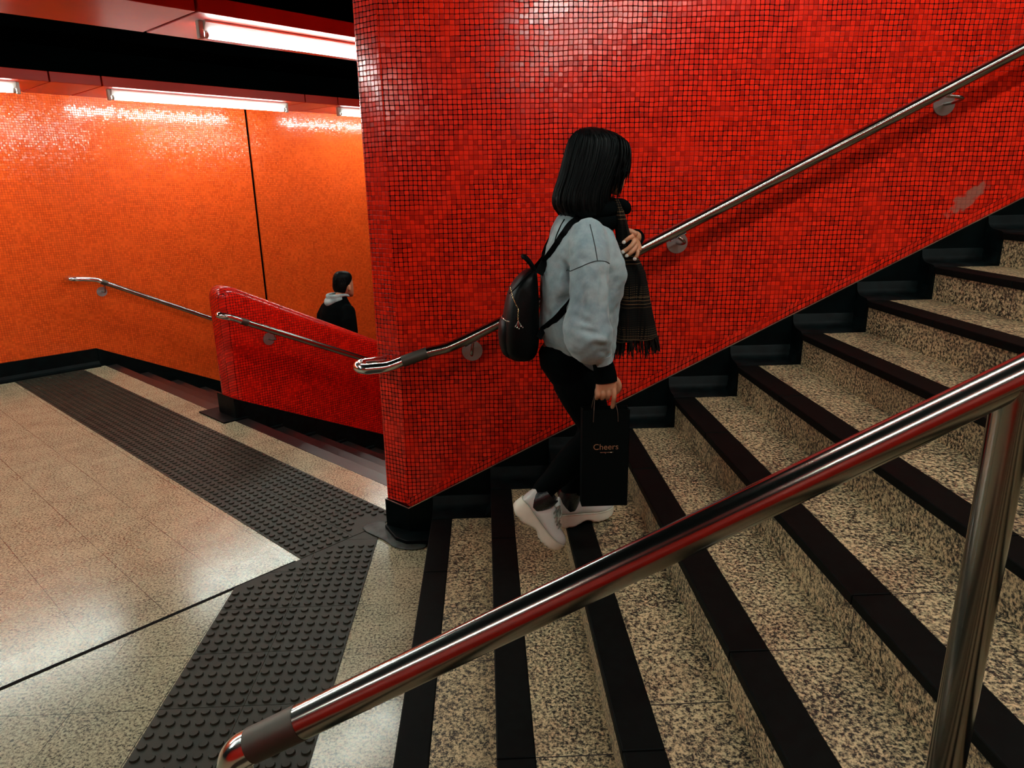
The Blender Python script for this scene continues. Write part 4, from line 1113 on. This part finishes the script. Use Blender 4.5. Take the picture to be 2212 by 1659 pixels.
# ------------------------------------------------------------------ man walking down behind the low wall
MBs = DE(3.93, 5.98, -.75)
def mp(f, r, z):
    """forward (down the stairs), right, height above the step he stands on"""
    return DE(3.90 + f, 5.95 - r, z - .75)
HY = math.radians(13)
def mph(f, r, z):
    c, s_ = cos(HY), sin(HY); f2 = f-.06
    return mp(.06 + f2*c + r*s_, -f2*s_ + r*c, z)
def hring2(cf, cr, z, a, b, n=24, p=2.2, dz=0.0):
    return [mph(q.x, q.y, z + dz*(q.x-cf)) for q in selip(cf, cr, 0, a, b, n, p)]
def mring(cf, cr, z, a, b, n=24, p=2.2, dz=0.0):
    return [mp(q.x, q.y, z + dz*(q.x-cf)) for q in selip(cf, cr, 0, a, b, n, p)]
mb_ = MB()
mb_.loft([mring(*q) for q in ((-.02, 0, .84, .10, .15), (-.02, 0, .95, .10, .16), (-.01, 0, 1.10, .095, .15), (-.02, 0, 1.25, .11, .17), (-.02, 0, 1.36, .10, .18), (-.01, 0, 1.43, .07, .12), (.005, 0, 1.47, .055, .06))])
mb_.tube([mp(.0, 0, 1.42), mp(.03, 0, 1.50), mp(.06, 0, 1.56)], [.058, .054, .054], 14)
hs = ((1.468, .150, .022, .022), (1.480, .135, .045, .04), (1.50, .115, .065, .055), (1.53, .098, .082, .066), (1.565, .085, .094, .072), (1.60, .078, .099, .075), (1.64, .075, .098, .076), (1.675, .072, .090, .071), (1.70, .070, .072, .058), (1.716, .069, .045, .038), (1.722, .069, .02, .018))
mb_.loft([hring2(f, 0, z, a, b, 24, 2.15, -.12) for z, f, a, b in hs])
mb_.tube([mph(.166, 0, 1.585), mph(.180, 0, 1.56), mph(.190, 0, 1.540), mph(.176, 0, 1.530)], [.008, .0105, .0125, .009], 10, rnd=True)
mb_.tube([mph(.158, -.02, 1.508), mph(.168, 0, 1.509), mph(.158, .02, 1.508)], [.004, .0075, .004], 8, rnd=True)
mb_.tube([mph(.155, -.018, 1.497), mph(.164, 0, 1.496), mph(.155, .018, 1.497)], [.004, .0075, .004], 8, rnd=True)
for s in (-1, 1):
    mb_.tube([mph(.150, s*.05, 1.602), mph(.164, s*.03, 1.607), mph(.168, s*.012, 1.600)], [.005, .008, .005], 8, rnd=True)
    # ears
    mb_.loft([[mph(.070+.020*c_ - .008*o_, s*(.068+o_*.027), 1.572 + .031*s_) for c_, s_ in [(cos(2*PI*k/14)*q, sin(2*PI*k/14)*q) for k in range(14)]] for o_, q in ((-.3, .9), (.3, .98), (.8, 1.0), (1.0, .9))])
    # arms and legs
    mb_.tube([mp(-.025, s*.165, 1.33), mp(-.047, s*.218, 1.24), mp(-.05, s*.245, 1.08)], [.045, .042, .038], 14, rnd=True)
    mb_.tube([mp(-.05, s*.245, 1.08), mp(.02, s*.245, .96), mp(.06, s*.235, .85)], [.041, .037, .027], 14, rnd=True)
legs_ = (((-.02, .085, .88), (.05, .09, .50), (-.04, .09, .11), (.10, .10, .045)), ((.0, -.085, .88), (.16, -.09, .46), (.185, -.09, -.04), (.33, -.10, -.10)))
for hip, kn_, an, toe in legs_:
    mb_.tube([mp(*Vector(hip).lerp(Vector(kn_), k/4)) for k in range(5)], [.085, .08, .072, .062, .055], 14, rnd=True)
    mb_.tube([mp(*Vector(kn_).lerp(Vector(an), k/4)) for k in range(5)], [.052, .056, .054, .045, .038], 14, rnd=True)
    mb_.tube([mp(*Vector(an).lerp(Vector(toe), k/3)) for k in range(4)], [.037, .036, .033, .026], 12, rnd=True)
man = remesh(mb_, 'person', M['skin'], None, MBs, .0065, 6)
tag(man, 'dark-haired man in a black jacket with a pale hood walking down behind the low wall', 'person')
hands = []
for s in (-1, 1):
    h_ = MB(); c0 = Vector((.06, s*.235, .85)); 
    h_.loft([[mp(.062 + .024*cos(2*PI*k/14)*w_ + df, s*.235 + .013*sin(2*PI*k/14)*w2, .865-dz_) for k in range(14)] for w_, w2, df, dz_ in ((.9, 1.2, 0, 0), (1.1, 1.15, .004, .03), (1.45, 1.1, .010, .065), (1.6, 1.0, .014, .095), (1.4, .8, .016, .108))])
    for k, (L, dx) in enumerate(((.060, .042), (.072, .024), (.066, .006), (.052, -.012))):
        finger(h_, [mp(.066+dx, s*.235, .770), mp(.070+dx, s*.233, .770-L*.45), mp(.066+dx, s*.226, .770-L*.8), mp(.058+dx, s*.216, .770-L)], .0095, .0072)
    finger(h_, [mp(.085, s*.232, .84), mp(.112, s*.226, .81), mp(.118, s*.222, .775), mp(.112, s*.220, .75)], .012, .008)
    hands.append(remesh(h_, 'hand', M['skin'], None, MBs, .0026, 4))
join_data(man, hands)
for s in (-1, 1):
    ey = MB(); ey.ell(mph(.160, s*.031, 1.583), .009, .009, .006); ey.build('eye', plain('dark_eye', (.02, .013, .01), .15), man, smooth=180)
# hair: short, with a thin patch at the crown
hh = MB()
def mhair(z, fb, ff, r): return hring2((fb+ff)/2, 0, z, (ff-fb)/2, r, 30, 2.2, -.10)
hh.loft([mhair(*q) for q in ((1.528, -.010, .040, .060), (1.538, -.020, .047, .067), (1.552, -.027, .053, .073), (1.568, -.031, .058, .0775), (1.59, -.034, .070, .080), (1.605, -.035, .118, .0815), (1.635, -.035, .150, .082), (1.665, -.033, .166, .080), (1.690, -.026, .166, .073), (1.710, -.012, .155, .061), (1.725, .010, .135, .043), (1.733, .035, .110, .022))])
hh.loft([[mph(.088 + .013*w_*cos(2*PI*k/10), -.0745 + .006*sin(2*PI*k/10), z) for k in range(10)] for w_, z in ((.3, 1.545), (.8, 1.56), (1.0, 1.58), (1.5, 1.605), (2.0, 1.63))])
mh = hh.build('hair', M['hair'], man, smooth=180)
fr2 = MB()
for k in range(130):
    t = R_.uniform(0, 1); s = R_.uniform(-1, 1)
    th = R_.uniform(1.9, 2*PI-1.9); z0 = R_.uniform(1.62, 1.715); 
    c, q = cos(th), sin(th)
    def hp(z, th_):
        tab = [(1.54, -.022, .047, .068), (1.565, -.031, .058, .0775), (1.605, -.035, .118, .0815), (1.665, -.033, .166, .080), (1.71, -.012, .155, .061), (1.733, .035, .110, .022)]
        fb, ff, r = ipl(tab, z); cf = (fb+ff)/2
        return mph(cf + (ff-fb)/2*1.02*cos(th_), r*1.02*sin(th_), z - .10*(ff-fb)/2*cos(th_))
    fr2.tube([hp(z0, th), hp(z0-.025, th+.05*s), hp(z0-.05, th+.08*s)], [.002, .003, .001], 5)
fr2.build('hair_strands', M['hair'], mh, smooth=180)
bd = MB(); bd.loft([[mph(.012+.026*q*cos(2*PI*k/16), .012+.020*q*sin(2*PI*k/16), zz) for k in range(16)] for q, zz in ((1.0, 1.7155), (.75, 1.7195), (.4, 1.722))]); o = bd.build('thin_hair_patch', plain('thin_hair_scalp', (.16, .085, .045), .6, 0, .3, .6, 120), mh, smooth=180)
# jacket, hood, trousers, shoes
jk = MB()
jk.loft([mring(*q) for q in ((-.02, 0, .80, .125, .195), (-.02, 0, .95, .125, .20), (-.02, 0, 1.10, .13, .20), (-.03, 0, 1.24, .14, .21), (-.03, 0, 1.33, .135, .205), (-.025, 0, 1.405, .118, .17), (-.02, 0, 1.450, .10, .125), (-.005, 0, 1.485, .080, .09), (.012, 0, 1.505, .068, .072))])
for s in (-1, 1):
    jk.tube([mp(-.02, s*.165, 1.355), mp(-.045, s*.215, 1.28), mp(-.05, s*.24, 1.18), mp(-.05, s*.245, 1.08), mp(.02, s*.245, .96), mp(.05, s*.238, .88)], [.078, .074, .068, .062, .056, .046], 16, rnd=True)
remesh(jk, 'jacket', M['jacket'], man, None, .009, 6)
hd = MB()
hd.tube(bez([mp(.075, .070, 1.492), mp(.02, .084, 1.508), mp(-.05, .075, 1.506), mp(-.092, .042, 1.502), mp(-.105, 0, 1.498), mp(-.092, -.042, 1.502), mp(-.05, -.075, 1.506), mp(.02, -.084, 1.508), mp(.075, -.070, 1.492)], 5), [.010]+[.013+.009*sin(PI*k/40) for k in range(1, 40)]+[.010], 14, rnd=True)
hd.tube(bez([mp(-.03, .090, 1.475), mp(-.09, .055, 1.458), mp(-.122, 0, 1.442), mp(-.09, -.055, 1.458), mp(-.03, -.090, 1.475)], 5), [.014]+[.018+.016*sin(PI*k/20) for k in range(1, 20)]+[.014], 14, rnd=True)
remesh(hd, 'hood', M['hood'], man, None, .007, 4)
tr = MB()
tr.loft([mring(*q) for q in ((-.02, 0, .80, .115, .165), (-.02, 0, .90, .112, .17), (-.02, 0, .99, .108, .165))])
for hip, kn_, an, toe in legs_:
    tr.tube([mp(*Vector(hip).lerp(Vector(kn_), k/4)) for k in range(5)], [.098, .094, .086, .078, .072], 14, rnd=True)
    tr.tube([mp(*Vector(kn_).lerp(Vector(an), k/4)) for k in range(5)], [.070, .070, .068, .064, .060], 14)
remesh(tr, 'trousers', M['jacket'], man, None, .009, 5)
for hip, kn_, an, toe in legs_:
    a, t = Vector(an), Vector(toe); u_ = (t-a); g0 = a.z - .11
    sh = MB()
    L_ = .27; rings = []
    dn = math.atan2(-(t.z-a.z) - .055, .14)*.0
    for x, w_, h in ((-.075, .022, .05), (-.065, .034, .085), (-.03, .039, .10), (.03, .040, .095), (.08, .043, .07), (.13, .045, .055), (.17, .036, .045), (.19, .016, .03)):
        zb_ = g0 + .002 + (0 if a.z > .05 else 0)
        rings.append([mp(a.x + x, a.y + w_*cos(2*PI*k/14), zb_ + h/2 + h/2*sin(2*PI*k/14)) for k in range(14)])
    sh.loft(rings); sh.build('shoe', M['leather'], man, smooth=60)

# ------------------------------------------------------------------ world, camera, view
W = bpy.data.worlds.new('world'); bpy.context.scene.world = W; W.use_nodes = True
bg = W.node_tree.nodes['Background']; bg.inputs[0].default_value = (.55, .8, .85, 1); bg.inputs[1].default_value = .004
cam = bpy.data.cameras.new('camera'); co = bpy.data.objects.new('camera', cam); C.objects.link(co)
yaw, pit, rol = (math.radians(a) for a in (1.94827645, 15.76683974, -1.03407002))
fwd = Vector((sin(yaw)*cos(pit), cos(yaw)*cos(pit), -sin(pit))); right = Vector((cos(yaw), -sin(yaw), 0)); upv = right.cross(fwd)
r2 = right*cos(rol) + upv*sin(rol); u2 = -right*sin(rol) + upv*cos(rol)
mw = Matrix(((r2.x, u2.x, -fwd.x, 0), (r2.y, u2.y, -fwd.y, 0), (r2.z, u2.z, -fwd.z, 1.75), (0, 0, 0, 1)))
co.matrix_world = mw
cam.sensor_fit = 'HORIZONTAL'; cam.sensor_width = 36; cam.lens = 1507.42/2212*36; cam.clip_start = .02; cam.clip_end = 100
sc = bpy.context.scene; sc.camera = co
sc.view_settings.view_transform = 'Standard'; sc.view_settings.look = 'None'; sc.view_settings.gamma = 1; sc.view_settings.exposure = 0.0
sc.view_settings.use_curve_mapping = False
sc.cycles.use_denoising = True
sc.cycles.use_light_tree = False
sc.cycles.max_bounces = 6; sc.cycles.diffuse_bounces = 3; sc.cycles.glossy_bounces = 4
sc.cycles.use_adaptive_sampling = True; sc.cycles.adaptive_threshold = .04
sc.cycles.caustics_reflective = False; sc.cycles.caustics_refractive = False
